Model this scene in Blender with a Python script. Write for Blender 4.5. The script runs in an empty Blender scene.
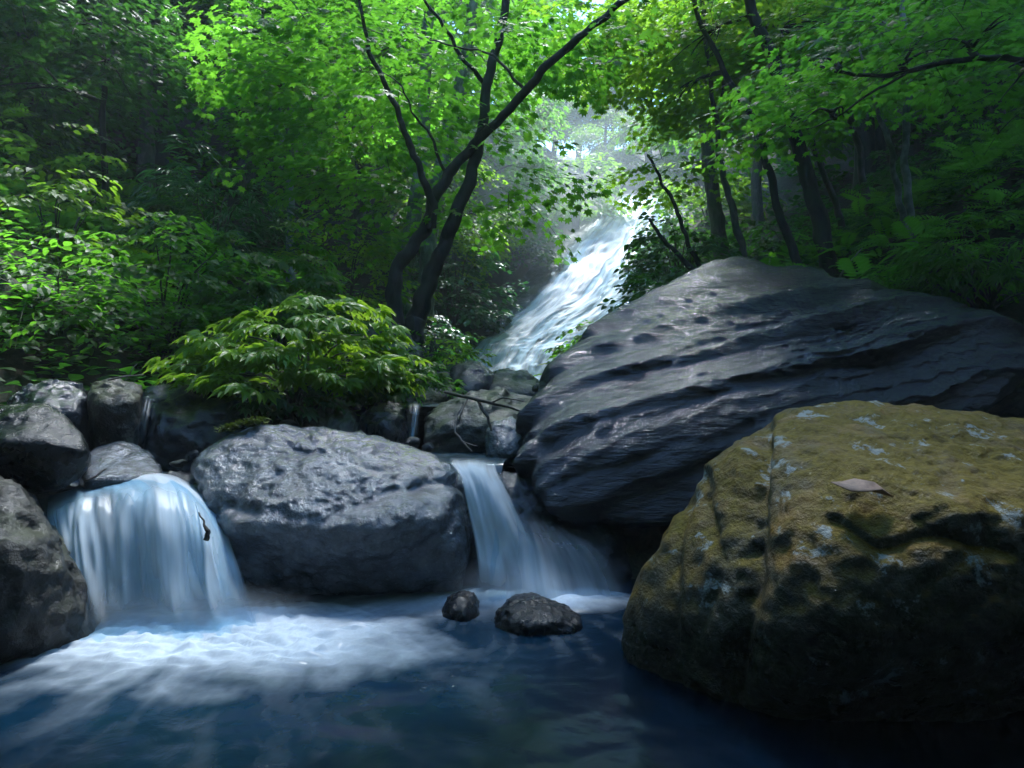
import bpy, bmesh, math, random
import numpy as np
from mathutils import Vector

R = math.radians
sc = bpy.context.scene
C = sc.collection
rng = np.random.default_rng(7)
random.seed(7)

# ------------------------------------------------------------------ camera, sky, sun, exposure
CAM_H, F, CX, CY = 1.2, 683.0, 512.0, 384.0
cam = bpy.data.cameras.new("camera"); cam_o = bpy.data.objects.new("camera", cam); C.objects.link(cam_o)
cam.lens = 36.0 * F / 1024.0; cam.sensor_width = 36.0; cam.clip_start = 0.05; cam.clip_end = 400.0
cam_o.location = (0, 0, CAM_H); cam_o.rotation_euler = (R(90), 0, 0)
sc.camera = cam_o

SUN_EL, SUN_AZ = 64.0, 12.0                      # the light comes over the valley head, behind the waterfall
world = bpy.data.worlds.new("World"); sc.world = world; world.use_nodes = True
wn = world.node_tree.nodes; wl = world.node_tree.links
sky = wn.new("ShaderNodeTexSky"); sky.sky_type = 'NISHITA'; sky.sun_disc = False
sky.sun_elevation = R(SUN_EL); sky.sun_rotation = R(SUN_AZ); sky.air_density = 1.0; sky.dust_density = 0.0; sky.ozone_density = 8.0
wl.new(sky.outputs[0], wn["Background"].inputs[0]); wn["Background"].inputs[1].default_value = 0.15

sun = bpy.data.lights.new("sun", 'SUN'); sun.energy = 2.4; sun.angle = R(14); sun.color = (0.96, 0.985, 1.0)
sun_o = bpy.data.objects.new("sun", sun); C.objects.link(sun_o); sun_o.location = (0, 30, 60)
d_sun = Vector((math.sin(R(SUN_AZ)) * math.cos(R(SUN_EL)), math.cos(R(SUN_AZ)) * math.cos(R(SUN_EL)), math.sin(R(SUN_EL))))
sun_o.rotation_euler = (-d_sun).to_track_quat('-Z', 'Y').to_euler()

vs = sc.view_settings
vs.view_transform = 'Standard'; vs.look = 'None'; vs.gamma = 1.0; vs.use_curve_mapping = False
vs.exposure = 2.65
sc.render.engine = 'CYCLES'
cy = sc.cycles
cy.max_bounces = 8; cy.diffuse_bounces = 3; cy.glossy_bounces = 3; cy.transmission_bounces = 4
cy.transparent_max_bounces = 12; cy.volume_bounces = 1; cy.use_denoising = True; cy.caustics_reflective = False; cy.caustics_refractive = False
cy.sample_clamp_indirect = 6.0

# ------------------------------------------------------------------ helpers
def P(px, py, Y):
    return np.array([(px - CX) / F * Y, Y, CAM_H + (CY - py) / F * Y])

def smooth(a, b, x):
    t = np.clip((x - a) / (b - a), 0, 1); return t * t * (3 - 2 * t)

def unit(a): return a / (np.linalg.norm(a, axis=-1, keepdims=True) + 1e-9)
_perm = np.random.default_rng(3).permutation(256); _perm = np.concatenate([_perm, _perm, _perm])
_grad = np.random.default_rng(4).normal(size=(256, 3)); _grad /= np.linalg.norm(_grad, axis=1)[:, None]
def noise(p):
    p = np.asarray(p, float); i = np.floor(p).astype(int); f = p - i; i &= 255
    u = f * f * f * (f * (f * 6 - 15) + 10)
    out = 0
    for dx in (0, 1):
        for dy in (0, 1):
            for dz in (0, 1):
                h = _perm[_perm[_perm[i[:, 0] + dx] + i[:, 1] + dy] + i[:, 2] + dz]
                g = _grad[h]
                w = (u[:, 0] if dx else 1 - u[:, 0]) * (u[:, 1] if dy else 1 - u[:, 1]) * (u[:, 2] if dz else 1 - u[:, 2])
                out = out + w * (g[:, 0] * (f[:, 0] - dx) + g[:, 1] * (f[:, 1] - dy) + g[:, 2] * (f[:, 2] - dz))
    return out * 1.6
def fbm(p, o=4, lac=2.1, g=0.5):
    s = 0; a = 1; p = np.asarray(p, float)
    for k in range(o):
        s = s + a * noise(p + 17.3 * k); p = p * lac; a *= g
    return s
def ridge(p, o=4, lac=2.1, g=0.5):
    s = 0; a = 1; p = np.asarray(p, float)
    for k in range(o):
        s = s + a * (1 - 2 * np.abs(noise(p + 9.1 * k))); p = p * lac; a *= g
    return s

def mesh_np(name, verts, faces, smooth_=True, attrs=None, mats=(), fmat=None, uv=None):
    me = bpy.data.meshes.new(name)
    verts = np.ascontiguousarray(verts, dtype=np.float32)
    if not isinstance(faces, (list, tuple)): faces = [faces]
    faces = [np.asarray(f, dtype=np.int32) for f in faces if len(f)]
    tot = [np.full(len(f), f.shape[1], np.int32) for f in faces]
    loops = np.concatenate([f.ravel() for f in faces]); tot = np.concatenate(tot)
    start = np.concatenate([[0], np.cumsum(tot)[:-1]]).astype(np.int32)
    me.vertices.add(len(verts)); me.vertices.foreach_set("co", verts.ravel())
    me.loops.add(len(loops)); me.loops.foreach_set("vertex_index", loops)
    me.polygons.add(len(tot)); me.polygons.foreach_set("loop_start", start)
    me.polygons.foreach_set("loop_total", tot)
    for m in mats: me.materials.append(m)
    if fmat is not None: me.polygons.foreach_set("material_index", np.asarray(fmat, np.int32))
    me.update(calc_edges=True)
    me.polygons.foreach_set("use_smooth", np.full(len(tot), bool(smooth_)))
    if attrs:
        for k, a in attrs.items():
            at = me.attributes.new(k, 'FLOAT', 'POINT'); at.data.foreach_set("value", np.asarray(a, np.float32))
    if uv is not None:
        l = me.uv_layers.new(name="UVMap"); l.data.foreach_set("uv", np.asarray(uv, np.float32)[loops].ravel())
    me.validate()
    return me

def link(name, me, parent=None, loc=None):
    o = bpy.data.objects.new(name, me); C.objects.link(o)
    if parent is not None: o.parent = parent
    if loc is not None: o.location = loc
    return o
def tag(o, label=None, cat=None, group=None, kind=None):
    if label: o["label"] = label
    if cat: o["category"] = cat
    if group: o["group"] = group
    if kind: o["kind"] = kind
    return o
def thing(name, label, cat, loc=(0, 0, 0), group=None):
    o = bpy.data.objects.new(name, None); C.objects.link(o); o.location = loc; o.empty_display_size = 0.2
    return tag(o, label, cat, group)
def dup(root, loc, rz, scale, label=None, group=None):
    r = root.copy(); C.objects.link(r); r.location = loc; r.rotation_euler = (0, 0, rz); r.scale = (scale,) * 3
    if label: r["label"] = label
    if group: r["group"] = group
    for ch in root.children:
        c = ch.copy(); C.objects.link(c); c.parent = r
    return r

def grid_faces(nu, nv):
    i = np.arange(nu * nv).reshape(nv, nu)
    return np.stack([i[:-1, :-1], i[:-1, 1:], i[1:, 1:], i[1:, :-1]], -1).reshape(-1, 4)

def catmull(pts, n):
    pts = np.asarray(pts, float); m = len(pts)
    ext = np.concatenate([(2 * pts[0] - pts[1])[None], pts, (2 * pts[-1] - pts[-2])[None]])
    t = np.linspace(0, m - 1 - 1e-9, n); i = np.floor(t).astype(int); f = (t - i).reshape((-1,) + (1,) * (pts.ndim - 1))
    p0, p1, p2, p3 = ext[i], ext[i + 1], ext[i + 2], ext[i + 3]
    return 0.5 * (2 * p1 + (p2 - p0) * f + (2 * p0 - 5 * p1 + 4 * p2 - p3) * f ** 2 + (3 * p1 - p0 - 3 * p2 + p3) * f ** 3)

class Tubes:
    """collects tapered, slightly knobbly tubes for one mesh"""
    def __init__(self): self.v = []; self.f = []; self.n = 0
    def add(self, pts, r, sides=8, n=None, wob=0.0, knob=0.0, seed=0):
        pts = np.asarray(pts, float)
        r = np.asarray(r, float) if np.ndim(r) else np.array([r, r])
        n = n or max(6, 5 * len(pts))
        c = catmull(pts, n) if len(pts) > 2 else pts[0] + (pts[-1] - pts[0]) * np.linspace(0, 1, n)[:, None]
        rr = np.interp(np.linspace(0, 1, n), np.linspace(0, 1, len(r)), r)
        if wob:
            q = np.stack([np.linspace(0, n * .22, n), np.full(n, seed * 3.7), np.full(n, 1.3)], 1)
            amp = wob * np.minimum(1, np.arange(n) / 3.0)[:, None]
            c = c + amp * np.stack([noise(q), noise(q + 31), noise(q + 57) * .4], 1)
        t = np.gradient(c, axis=0); t /= np.linalg.norm(t, axis=1)[:, None] + 1e-9
        ref = np.array([0, 1, .13]) if abs(t[:, 1]).mean() < .8 else np.array([1, 0, .1])
        a = np.cross(t, ref); a /= np.linalg.norm(a, axis=1)[:, None] + 1e-9; b = np.cross(t, a)
        th = np.linspace(0, 2 * np.pi, sides, endpoint=False)
        ring = a[:, None] * np.cos(th)[None, :, None] + b[:, None] * np.sin(th)[None, :, None]
        rad = np.repeat(rr[:, None], sides, 1)
        if knob:
            q = (c[:, None] + ring * rr[:, None, None]).reshape(-1, 3)
            rad = rad * (1 + knob * fbm(q * 5 + seed, 3).reshape(n, sides))
        v = (c[:, None] + ring * rad[..., None]).reshape(-1, 3)
        i = np.arange(n * sides).reshape(n, sides) + self.n; j = np.roll(i, -1, 1)
        self.f.append(np.stack([i[:-1], j[:-1], j[1:], i[1:]], -1).reshape(-1, 4))
        v = np.vstack([v, c[-1:] + t[-1:] * rr[-1]])
        e = self.n + n * sides
        self.cap = np.stack([i[-1], j[-1], np.full(sides, e), np.full(sides, e)], 1)
        self.f.append(np.stack([i[-1], j[-1], np.full(sides, e)], 1))
        self.v.append(v); self.n += len(v)
        return c
    def mesh(self, name, mat):
        q = [f for f in self.f if f.shape[1] == 4]; t = [f for f in self.f if f.shape[1] == 3]
        return mesh_np(name, np.vstack(self.v), [np.vstack(q), np.vstack(t)], True, mats=[mat])

# ------------------------------------------------------------------ materials
def new_mat(name):
    m = bpy.data.materials.new(name); m.use_nodes = True
    nt = m.node_tree; nt.nodes.clear()
    out = nt.nodes.new("ShaderNodeOutputMaterial")
    return m, nt, out
def N(nt, t, **kw):
    n = nt.nodes.new(t)
    for k, v in kw.items():
        if k.startswith("i_"): n.inputs[k[2:].replace("_", " ")].default_value = v
        else: setattr(n, k, v)
    return n
def ramp(nt, src, stops):
    r = nt.nodes.new("ShaderNodeValToRGB"); e = r.color_ramp.elements
    while len(e) < len(stops): e.new(0.5)
    for k, (p, c) in enumerate(stops):
        e[k].position = p; e[k].color = (c, c, c, 1) if not isinstance(c, (tuple, list)) else (*c, 1)
    nt.links.new(src, r.inputs[0]); return r.outputs[0]
def mixc(nt, fac, a, b, mode='MIX'):
    m = nt.nodes.new("ShaderNodeMix"); m.data_type = 'RGBA'; m.blend_type = mode
    for s, v in ((m.inputs[0], fac), (m.inputs[6], a), (m.inputs[7], b)):
        if isinstance(v, bpy.types.NodeSocket): nt.links.new(v, s)
        elif isinstance(v, (tuple, list)): s.default_value = (*v, 1)
        else: s.default_value = v
    return m.outputs[2]
def math_(nt, op, a, b=None, clamp=False):
    m = nt.nodes.new("ShaderNodeMath"); m.operation = op; m.use_clamp = clamp
    for s, v in ((m.inputs[0], a), (m.inputs[1], b)):
        if v is None: continue
        if isinstance(v, bpy.types.NodeSocket): nt.links.new(v, s)
        else: s.default_value = v
    return m.outputs[0]
def tex(nt, vec, scale, detail=5, rough=.6, dist=0.0):
    n = N(nt, "ShaderNodeTexNoise"); n.inputs["Scale"].default_value = scale; n.inputs["Detail"].default_value = detail
    n.inputs["Roughness"].default_value = rough; n.inputs["Distortion"].default_value = dist
    nt.links.new(vec, n.inputs["Vector"]); return n.outputs["Fac"]

def rock_mat(name, dark, light, rough=(.22, .5), bump=.5, scale=1.0, lichen=None, moss=None, stretch=None, spec=.5, ochre=None, coat=.35, moss_t=(.44, .58), streaks=None):
    m, nt, out = new_mat(name); L = nt.links
    tc = N(nt, "ShaderNodeTexCoord"); vec = tc.outputs["Object"]
    if stretch:
        mp = N(nt, "ShaderNodeMapping"); L.new(vec, mp.inputs[0]); mp.inputs["Rotation"].default_value = stretch[0]; mp.inputs["Scale"].default_value = stretch[1]
        svec = mp.outputs[0]
    else: svec = vec
    big = tex(nt, svec, 2.2 * scale, 7, .65, .2); mid = tex(nt, svec, 9 * scale, 8, .68, .1); fine = tex(nt, vec, 46 * scale, 6, .7)
    col = mixc(nt, ramp(nt, big, [(.36, 0.0), (.66, 1.0)]), dark, light)
    col = mixc(nt, ramp(nt, mid, [(.3, .85), (.62, 0.0)]), col, tuple(c * .45 for c in dark))
    speck = ramp(nt, fine, [(.58, 0.0), (.74, .35)]); col = mixc(nt, speck, col, tuple(min(1, c * 2.1) for c in light))
    geo = N(nt, "ShaderNodeNewGeometry"); sep = N(nt, "ShaderNodeSeparateXYZ"); L.new(geo.outputs["Normal"], sep.inputs[0])
    rr = ramp(nt, mid, [(.3, rough[0]), (.7, rough[1])])
    if ochre:
        o = tex(nt, vec, 1.7 * scale, 6, .6, .8); o = ramp(nt, o, [(.36, 0.0), (.52, .95)])
        o = math_(nt, 'MULTIPLY', o, ramp(nt, sep.outputs[2], [(.10, .02), (.52, 1.0)]))
        col = mixc(nt, o, col, ochre)
    if moss:
        mn = tex(nt, vec, 3.1 * scale, 7, .68, .5)
        up = math_(nt, 'MULTIPLY', ramp(nt, sep.outputs[2], [(.2, 0.0), (.75, 1.0)]), ramp(nt, mn, [(moss_t[0], 0.0), (moss_t[1], 1.0)]))
        mcol = mixc(nt, ramp(nt, fine, [(.35, 0.0), (.65, 1.0)]), tuple(c * .5 for c in moss), moss)
        col = mixc(nt, up, col, mcol)
        rr = mixc(nt, up, rr, (.8, .8, .8))
    if streaks:
        ms = N(nt, "ShaderNodeMapping"); L.new(vec, ms.inputs[0]); ms.inputs["Scale"].default_value = (7, 7, .9)
        sn = tex(nt, ms.outputs[0], 1.0, 6, .65, .2)
        steep = ramp(nt, sep.outputs[2], [(.25, 1.0), (.65, 0.0)])
        col = mixc(nt, math_(nt, 'MULTIPLY', steep, ramp(nt, sn, [(.45, 0.0), (.58, .9)])), col, streaks)
    if lichen:
        ln = tex(nt, vec, 5.6 * scale, 10, .72, .25); ln = ramp(nt, ln, [(.575, 0.0), (.615, .9)])
        col = mixc(nt, ln, col, lichen)
        rr = mixc(nt, ln, rr, (.6, .6, .6))
    bs = N(nt, "ShaderNodeBsdfPrincipled"); L.new(col, bs.inputs["Base Color"]); L.new(rr, bs.inputs["Roughness"])
    bs.inputs["Specular IOR Level"].default_value = spec
    vor = N(nt, "ShaderNodeTexVoronoi", feature='DISTANCE_TO_EDGE'); vor.inputs["Scale"].default_value = 6 * scale
    wv = N(nt, "ShaderNodeVectorMath", operation='ADD'); L.new(svec, wv.inputs[0])
    wn_ = N(nt, "ShaderNodeTexNoise"); wn_.inputs["Scale"].default_value = 7 * scale; wn_.inputs["Detail"].default_value = 4; L.new(svec, wn_.inputs["Vector"])
    ws = N(nt, "ShaderNodeVectorMath", operation='SCALE'); L.new(wn_.outputs["Color"], ws.inputs[0]); ws.inputs["Scale"].default_value = .35
    L.new(ws.outputs[0], wv.inputs[1]); L.new(wv.outputs[0], vor.inputs["Vector"])
    crack = ramp(nt, vor.outputs["Distance"], [(0.0, 0.0), (.06, 1.0)])
    h = math_(nt, 'ADD', math_(nt, 'MULTIPLY', mid, 1.0), math_(nt, 'MULTIPLY', fine, .15))
    rg = N(nt, "ShaderNodeTexNoise", noise_type='RIDGED_MULTIFRACTAL'); rg.inputs['Scale'].default_value = 5 * scale; rg.inputs['Detail'].default_value = 6; L.new(wv.outputs[0], rg.inputs['Vector'])
    h = math_(nt, 'ADD', h, math_(nt, 'MULTIPLY', rg.outputs['Fac'], .22))
    h = math_(nt, 'ADD', h, math_(nt, 'MULTIPLY', crack, .015))
    cr = tex(nt, svec, 24 * scale, 4, .6); h = math_(nt, 'ADD', h, math_(nt, 'MULTIPLY', cr, .34))
    bp = N(nt, "ShaderNodeBump"); bp.inputs["Strength"].default_value = bump; bp.inputs["Distance"].default_value = .05 / scale
    L.new(h, bp.inputs["Height"]); L.new(bp.outputs[0], bs.inputs["Normal"])
    bc = N(nt, "ShaderNodeBump"); bc.inputs["Strength"].default_value = bump * .55; bc.inputs["Distance"].default_value = .04 / scale      # film of water over the stone
    L.new(h, bc.inputs["Height"]); L.new(bc.outputs[0], bs.inputs["Coat Normal"]); bs.inputs["Coat Weight"].default_value = coat
    bs.inputs["Coat Roughness"].default_value = .08; bs.inputs["Coat IOR"].default_value = 1.45
    L.new(bs.outputs[0], out.inputs[0]); return m

def leaf_mat(name, a, b, trans, rough=.42, tmix=.5, spec=.4):
    m, nt, out = new_mat(name); L = nt.links
    at = N(nt, "ShaderNodeAttribute", attribute_name="v"); oi = N(nt, "ShaderNodeObjectInfo")
    f = math_(nt, 'ADD', math_(nt, 'MULTIPLY', at.outputs["Fac"], .75), math_(nt, 'MULTIPLY', oi.outputs["Random"], .25))
    col = mixc(nt, f, a, b)
    tcol = mixc(nt, f, tuple(c * .6 for c in trans), trans)
    bs = N(nt, "ShaderNodeBsdfPrincipled"); L.new(col, bs.inputs["Base Color"]); bs.inputs["Roughness"].default_value = rough
    bs.inputs["Specular IOR Level"].default_value = spec
    tr = N(nt, "ShaderNodeBsdfTranslucent"); L.new(tcol, tr.inputs[0])
    mx = N(nt, "ShaderNodeMixShader"); mx.inputs[0].default_value = tmix
    L.new(bs.outputs[0], mx.inputs[1]); L.new(tr.outputs[0], mx.inputs[2]); L.new(mx.outputs[0], out.inputs[0])
    return m

def bark_mat(name, dark, light, moss=None):
    m, nt, out = new_mat(name); L = nt.links
    tc = N(nt, "ShaderNodeTexCoord"); mp = N(nt, "ShaderNodeMapping"); L.new(tc.outputs["Object"], mp.inputs[0]); mp.inputs["Scale"].default_value = (1, 1, .28)
    a = tex(nt, mp.outputs[0], 14, 7, .65, .6); b = tex(nt, tc.outputs["Object"], 3.0, 5, .6)
    col = mixc(nt, ramp(nt, a, [(.35, 0.0), (.65, 1.0)]), dark, light)
    if moss: col = mixc(nt, ramp(nt, b, [(.46, 0.0), (.6, .8)]), col, moss)
    bs = N(nt, "ShaderNodeBsdfPrincipled"); L.new(col, bs.inputs["Base Color"]); bs.inputs["Roughness"].default_value = .75
    bp = N(nt, "ShaderNodeBump"); bp.inputs["Strength"].default_value = .7; bp.inputs["Distance"].default_value = .02
    L.new(a, bp.inputs["Height"]); L.new(bp.outputs[0], bs.inputs["Normal"]); L.new(bs.outputs[0], out.inputs[0]); return m

def ground_mat():
    m, nt, out = new_mat("forest_floor"); L = nt.links
    tc = N(nt, "ShaderNodeTexCoord"); v = tc.outputs["Object"]
    a = tex(nt, v, 1.3, 7, .65, .5); b = tex(nt, v, 11, 7, .7, .8); c = tex(nt, v, 40, 5, .7)
    col = mixc(nt, ramp(nt, b, [(.35, 0.0), (.65, 1.0)]), (.018, .013, .009), (.075, .055, .035))
    col = mixc(nt, ramp(nt, a, [(.45, 0.0), (.62, .8)]), col, (.022, .045, .012))
    bs = N(nt, "ShaderNodeBsdfPrincipled"); L.new(col, bs.inputs["Base Color"]); bs.inputs["Roughness"].default_value = .8
    bp = N(nt, "ShaderNodeBump"); bp.inputs["Strength"].default_value = .9; bp.inputs["Distance"].default_value = .06
    L.new(math_(nt, 'ADD', b, math_(nt, 'MULTIPLY', c, .4)), bp.inputs["Height"]); L.new(bp.outputs[0], bs.inputs["Normal"])
    L.new(bs.outputs[0], out.inputs[0]); return m

def pool_mat(name, deep):
    m, nt, out = new_mat(name); L = nt.links
    at = N(nt, "ShaderNodeAttribute", attribute_name="foam"); st = N(nt, "ShaderNodeAttribute", attribute_name="streak")
    tc = N(nt, "ShaderNodeTexCoord")
    n1 = tex(nt, tc.outputs["Object"], 5, 5, .6, .8); n2 = tex(nt, tc.outputs["Object"], 28, 5, .65, .5)
    col = mixc(nt, ramp(nt, n1, [(.35, 0.0), (.75, 1.0)]), tuple(c * .5 for c in deep), deep)
    col = mixc(nt, math_(nt, 'MULTIPLY', st.outputs["Fac"], math_(nt, 'ADD', n2, .2), True), col, (.004, .042, .085))
    bs = N(nt, "ShaderNodeBsdfPrincipled"); bs.inputs["Roughness"].default_value = .19; bs.inputs["IOR"].default_value = 1.33
    L.new(col, bs.inputs["Base Color"])
    bp = N(nt, "ShaderNodeBump"); bp.inputs["Strength"].default_value = .12; bp.inputs["Distance"].default_value = .03
    L.new(n1, bp.inputs["Height"]); L.new(bp.outputs[0], bs.inputs["Normal"])
    fo = N(nt, "ShaderNodeBsdfPrincipled"); fo.inputs["Base Color"].default_value = (.76, .86, .94, 1); fo.inputs["Roughness"].default_value = .7
    fo.inputs["Subsurface Weight"].default_value = .0
    f = math_(nt, 'ADD', at.outputs["Fac"], math_(nt, 'MULTIPLY', math_(nt, 'SUBTRACT', n2, .5), .0))
    f = math_(nt, 'MULTIPLY', f, math_(nt, 'ADD', math_(nt, 'MULTIPLY', n2, .5), .75), True)
    mx = N(nt, "ShaderNodeMixShader"); L.new(f, mx.inputs[0]); L.new(bs.outputs[0], mx.inputs[1]); L.new(fo.outputs[0], mx.inputs[2])
    L.new(mx.outputs[0], out.inputs[0]); return m

def fall_mat(name, su, sv, lo, hi, base=.0, col=(.68, .82, .92), gloss=1.0):
    """silky falling water: white where the flow is thick, clear between the strands; uv = (across, along) in metres"""
    m, nt, out = new_mat(name); L = nt.links
    uvn = N(nt, "ShaderNodeUVMap"); mp = N(nt, "ShaderNodeMapping"); L.new(uvn.outputs[0], mp.inputs[0]); mp.inputs["Scale"].default_value = (su, sv, 1)
    a = tex(nt, mp.outputs[0], 1.0, 4, .55, .25)
    mp2 = N(nt, "ShaderNodeMapping"); L.new(uvn.outputs[0], mp2.inputs[0]); mp2.inputs["Scale"].default_value = (su * 3.3, sv * 1.5, 1)
    b = tex(nt, mp2.outputs[0], 1.0, 3, .5, .1)
    s = math_(nt, 'ADD', math_(nt, 'MULTIPLY', a, .68), math_(nt, 'MULTIPLY', b, .32))
    s = ramp(nt, s, [(lo, base), (hi, 1.0)])
    at = N(nt, "ShaderNodeAttribute", attribute_name="dens")
    full = math_(nt, 'SUBTRACT', math_(nt, 'MULTIPLY', at.outputs["Fac"], 2.0), 1.0, True)      # dens > .5 fills the gaps between strands
    half = math_(nt, 'MULTIPLY', at.outputs["Fac"], 2.0, True)
    al = math_(nt, 'MULTIPLY', half, math_(nt, 'ADD', s, full, True), True)
    df = N(nt, "ShaderNodeBsdfDiffuse"); df.inputs[0].default_value = (*col, 1)
    tr = N(nt, "ShaderNodeBsdfTranslucent"); tr.inputs[0].default_value = (*col, 1)
    w = N(nt, "ShaderNodeMixShader"); w.inputs[0].default_value = .35; L.new(df.outputs[0], w.inputs[1]); L.new(tr.outputs[0], w.inputs[2])
    gl = N(nt, "ShaderNodeBsdfGlossy"); gl.inputs["Roughness"].default_value = .5
    tp = N(nt, "ShaderNodeBsdfTransparent"); tp.inputs[0].default_value = (.80, .90, .95, 1)
    fr = N(nt, "ShaderNodeFresnel"); fr.inputs[0].default_value = 1.33
    clear = N(nt, "ShaderNodeMixShader"); L.new(math_(nt, 'MULTIPLY', fr.outputs[0], math_(nt, 'MULTIPLY', half, gloss)), clear.inputs[0]); L.new(tp.outputs[0], clear.inputs[1]); L.new(gl.outputs[0], clear.inputs[2])
    mx = N(nt, "ShaderNodeMixShader"); L.new(al, mx.inputs[0]); L.new(clear.outputs[0], mx.inputs[1]); L.new(w.outputs[0], mx.inputs[2])
    L.new(mx.outputs[0], out.inputs[0]); return m

def flat_mat(name, col, rough=.7):
    m, nt, out = new_mat(name); bs = N(nt, "ShaderNodeBsdfPrincipled"); tc = N(nt, "ShaderNodeTexCoord")
    c = mixc(nt, ramp(nt, tex(nt, tc.outputs["Object"], 30, 5), [(.35, 0.0), (.65, 1.0)]), tuple(x * .55 for x in col), col)
    nt.links.new(c, bs.inputs["Base Color"]); bs.inputs["Roughness"].default_value = rough; nt.links.new(bs.outputs[0], out.inputs[0]); return m

M = {}
M["ground"] = ground_mat()
M["slab"] = rock_mat("dark_wet_slab_rock", (.004, .008, .015), (.015, .024, .040), (.05, .20), .9, .9, stretch=((0, R(-22), 0), (.55, 1, 2.4)), spec=.75, coat=.6)
M["pale"] = rock_mat("pale_wet_boulder_rock", (.045, .060, .078), (.18, .21, .25), (.08, .26), .9, 1.1, spec=.9, coat=.8)
M["ochre"] = rock_mat("mossy_ochre_boulder_rock", (.030, .028, .018), (.12, .11, .065), (.18, .45), .9, 1.0, lichen=(.34, .39, .38), ochre=(.24, .125, .008), moss=(.22, .16, .006), spec=.4, coat=.12, moss_t=(.34, .52), streaks=(.045, .048, .020))
M["brown"] = rock_mat("brown_stream_rock", (.020, .018, .016), (.085, .070, .052), (.25, .55), .8, 1.2, moss=(.05, .06, .015), lichen=(.22, .22, .19))
M["black"] = rock_mat("smooth_black_stream_rock", (.003, .004, .006), (.012, .015, .020), (.15, .4), .5, 1.3, spec=.35, coat=.1)
M["brown_dark"] = rock_mat("dark_brown_stream_rock", (.006, .006, .005), (.028, .025, .020), (.25, .5), .8, 1.2, moss=(.03, .04, .01))
M["wet"] = rock_mat("black_wet_stream_rock", (.004, .007, .012), (.020, .028, .042), (.06, .25), .7, 1.3, spec=.55)
M["mossy"] = rock_mat("green_mossy_stream_rock", (.03, .034, .03), (.10, .105, .09), (.25, .5), .8, 1.3, moss=(.04, .07, .015))
M["cliff"] = rock_mat("waterfall_cliff_rock", (.025, .032, .036), (.08, .09, .095), (.25, .5), .8, .6, moss=(.025, .07, .018))
M["bark_dark"] = bark_mat("dark_wet_bark", (.010, .009, .008), (.045, .038, .030), moss=(.018, .03, .010))
M["bark_pale"] = bark_mat("pale_grey_bark", (.10, .11, .10), (.30, .31, .28), moss=(.06, .09, .05))
M["bark_mid"] = bark_mat("grey_brown_bark", (.035, .03, .024), (.12, .105, .085), moss=(.03, .05, .018))
M["stick"] = bark_mat("bleached_driftwood", (.12, .10, .08), (.36, .32, .28))
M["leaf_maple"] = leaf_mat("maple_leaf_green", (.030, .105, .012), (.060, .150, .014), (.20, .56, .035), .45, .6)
M["leaf_bright"] = leaf_mat("sunlit_yellow_green_leaf", (.05, .13, .012), (.085, .17, .014), (.32, .62, .035), .45, .62)  # yellow-green leaf copy with sunlight put into its colour
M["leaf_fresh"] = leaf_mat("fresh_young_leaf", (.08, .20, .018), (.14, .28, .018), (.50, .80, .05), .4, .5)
M["leaf_dark"] = leaf_mat("shaded_deep_green_leaf", (.014, .055, .012), (.028, .085, .014), (.09, .30, .03), .42, .5)  # darker leaf copy with shade put into its colour
M["leaf_blue"] = leaf_mat("bluish_waxy_leaf", (.020, .085, .034), (.045, .13, .030), (.06, .24, .05), .32, .4, .6)
M["leaf_far"] = leaf_mat("distant_forest_leaf", (.028, .095, .018), (.055, .14, .022), (.22, .54, .06), .55, .58)
M["dead_leaf"] = flat_mat("dry_dead_leaf", (.27, .19, .15))
M["moss"] = leaf_mat("bright_moss_tuft", (.08, .13, .012), (.12, .16, .015), (.10, .16, .01), .7, .3)
M["pool"] = pool_mat("blue_pool_water", (.001, .009, .022))
M["stream"] = pool_mat("stream_water", (.010, .040, .045))
M["fall"] = fall_mat("silky_white_water", 9, .55, .36, .62, .34, (.80, .90, .96), .3)
M["fall_thick"] = fall_mat("thick_silky_white_water", 7, .5, .32, .62, .55, (.82, .90, .96), .2)
M["fall_thin"] = fall_mat("thin_blue_water", 16, 1.2, .45, .70, .04, (.30, .52, .70), .25)
M["fall_far"] = fall_mat("broken_white_cascade_water", 2.6, .45, .40, .64, .04, (.74, .80, .85))

# ------------------------------------------------------------------ terrain
def h0(x, y):
    s = np.interp(y, [-12, 3.7, 4.4, 5.5, 6.0, 9, 14, 24, 40, 75], [-.55, -.55, .25, .45, .75, 1.0, 1.3, 7.2, 13.5, 26])
    cx = np.interp(y, [-12, 0, 4, 6, 9, 14, 24, 40, 75], [0, 0, -.3, -.3, -.4, -.1, 4.6, 7, 8])
    w = np.interp(y, [-12, 0, 3.7, 4.6, 6, 9, 14, 24, 40], [3.2, 3.2, 2.7, 1.2, .8, .9, 1.0, 1.4, 2])
    dl = np.maximum(0, cx - w - x); wr = np.interp(y, [-12, 0, 3.7, 5, 6.6, 7.8, 9, 14, 24, 40], [3.2, 3.2, 2.7, 4.4, 4.6, 2.6, .9, 1.0, 1.4, 2]); dr = np.maximum(0, x - cx - wr)
    bl = .22 * dl + .5 * np.maximum(0, dl - 2) + .12 * np.maximum(0, dl - 9)
    br = .34 * dr + .24 * np.maximum(0, dr - 2) + .15 * np.maximum(0, dr - 9)
    z = s + bl + br
    z = z + 1.1 * np.maximum(0, -8 - y)  # unseen rise added behind the camera to block sky light
    z = z + .7 * np.exp(-(((x + 1.5) / .9) ** 2 + ((y - 8.4) / .9) ** 2))
    return z
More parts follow.
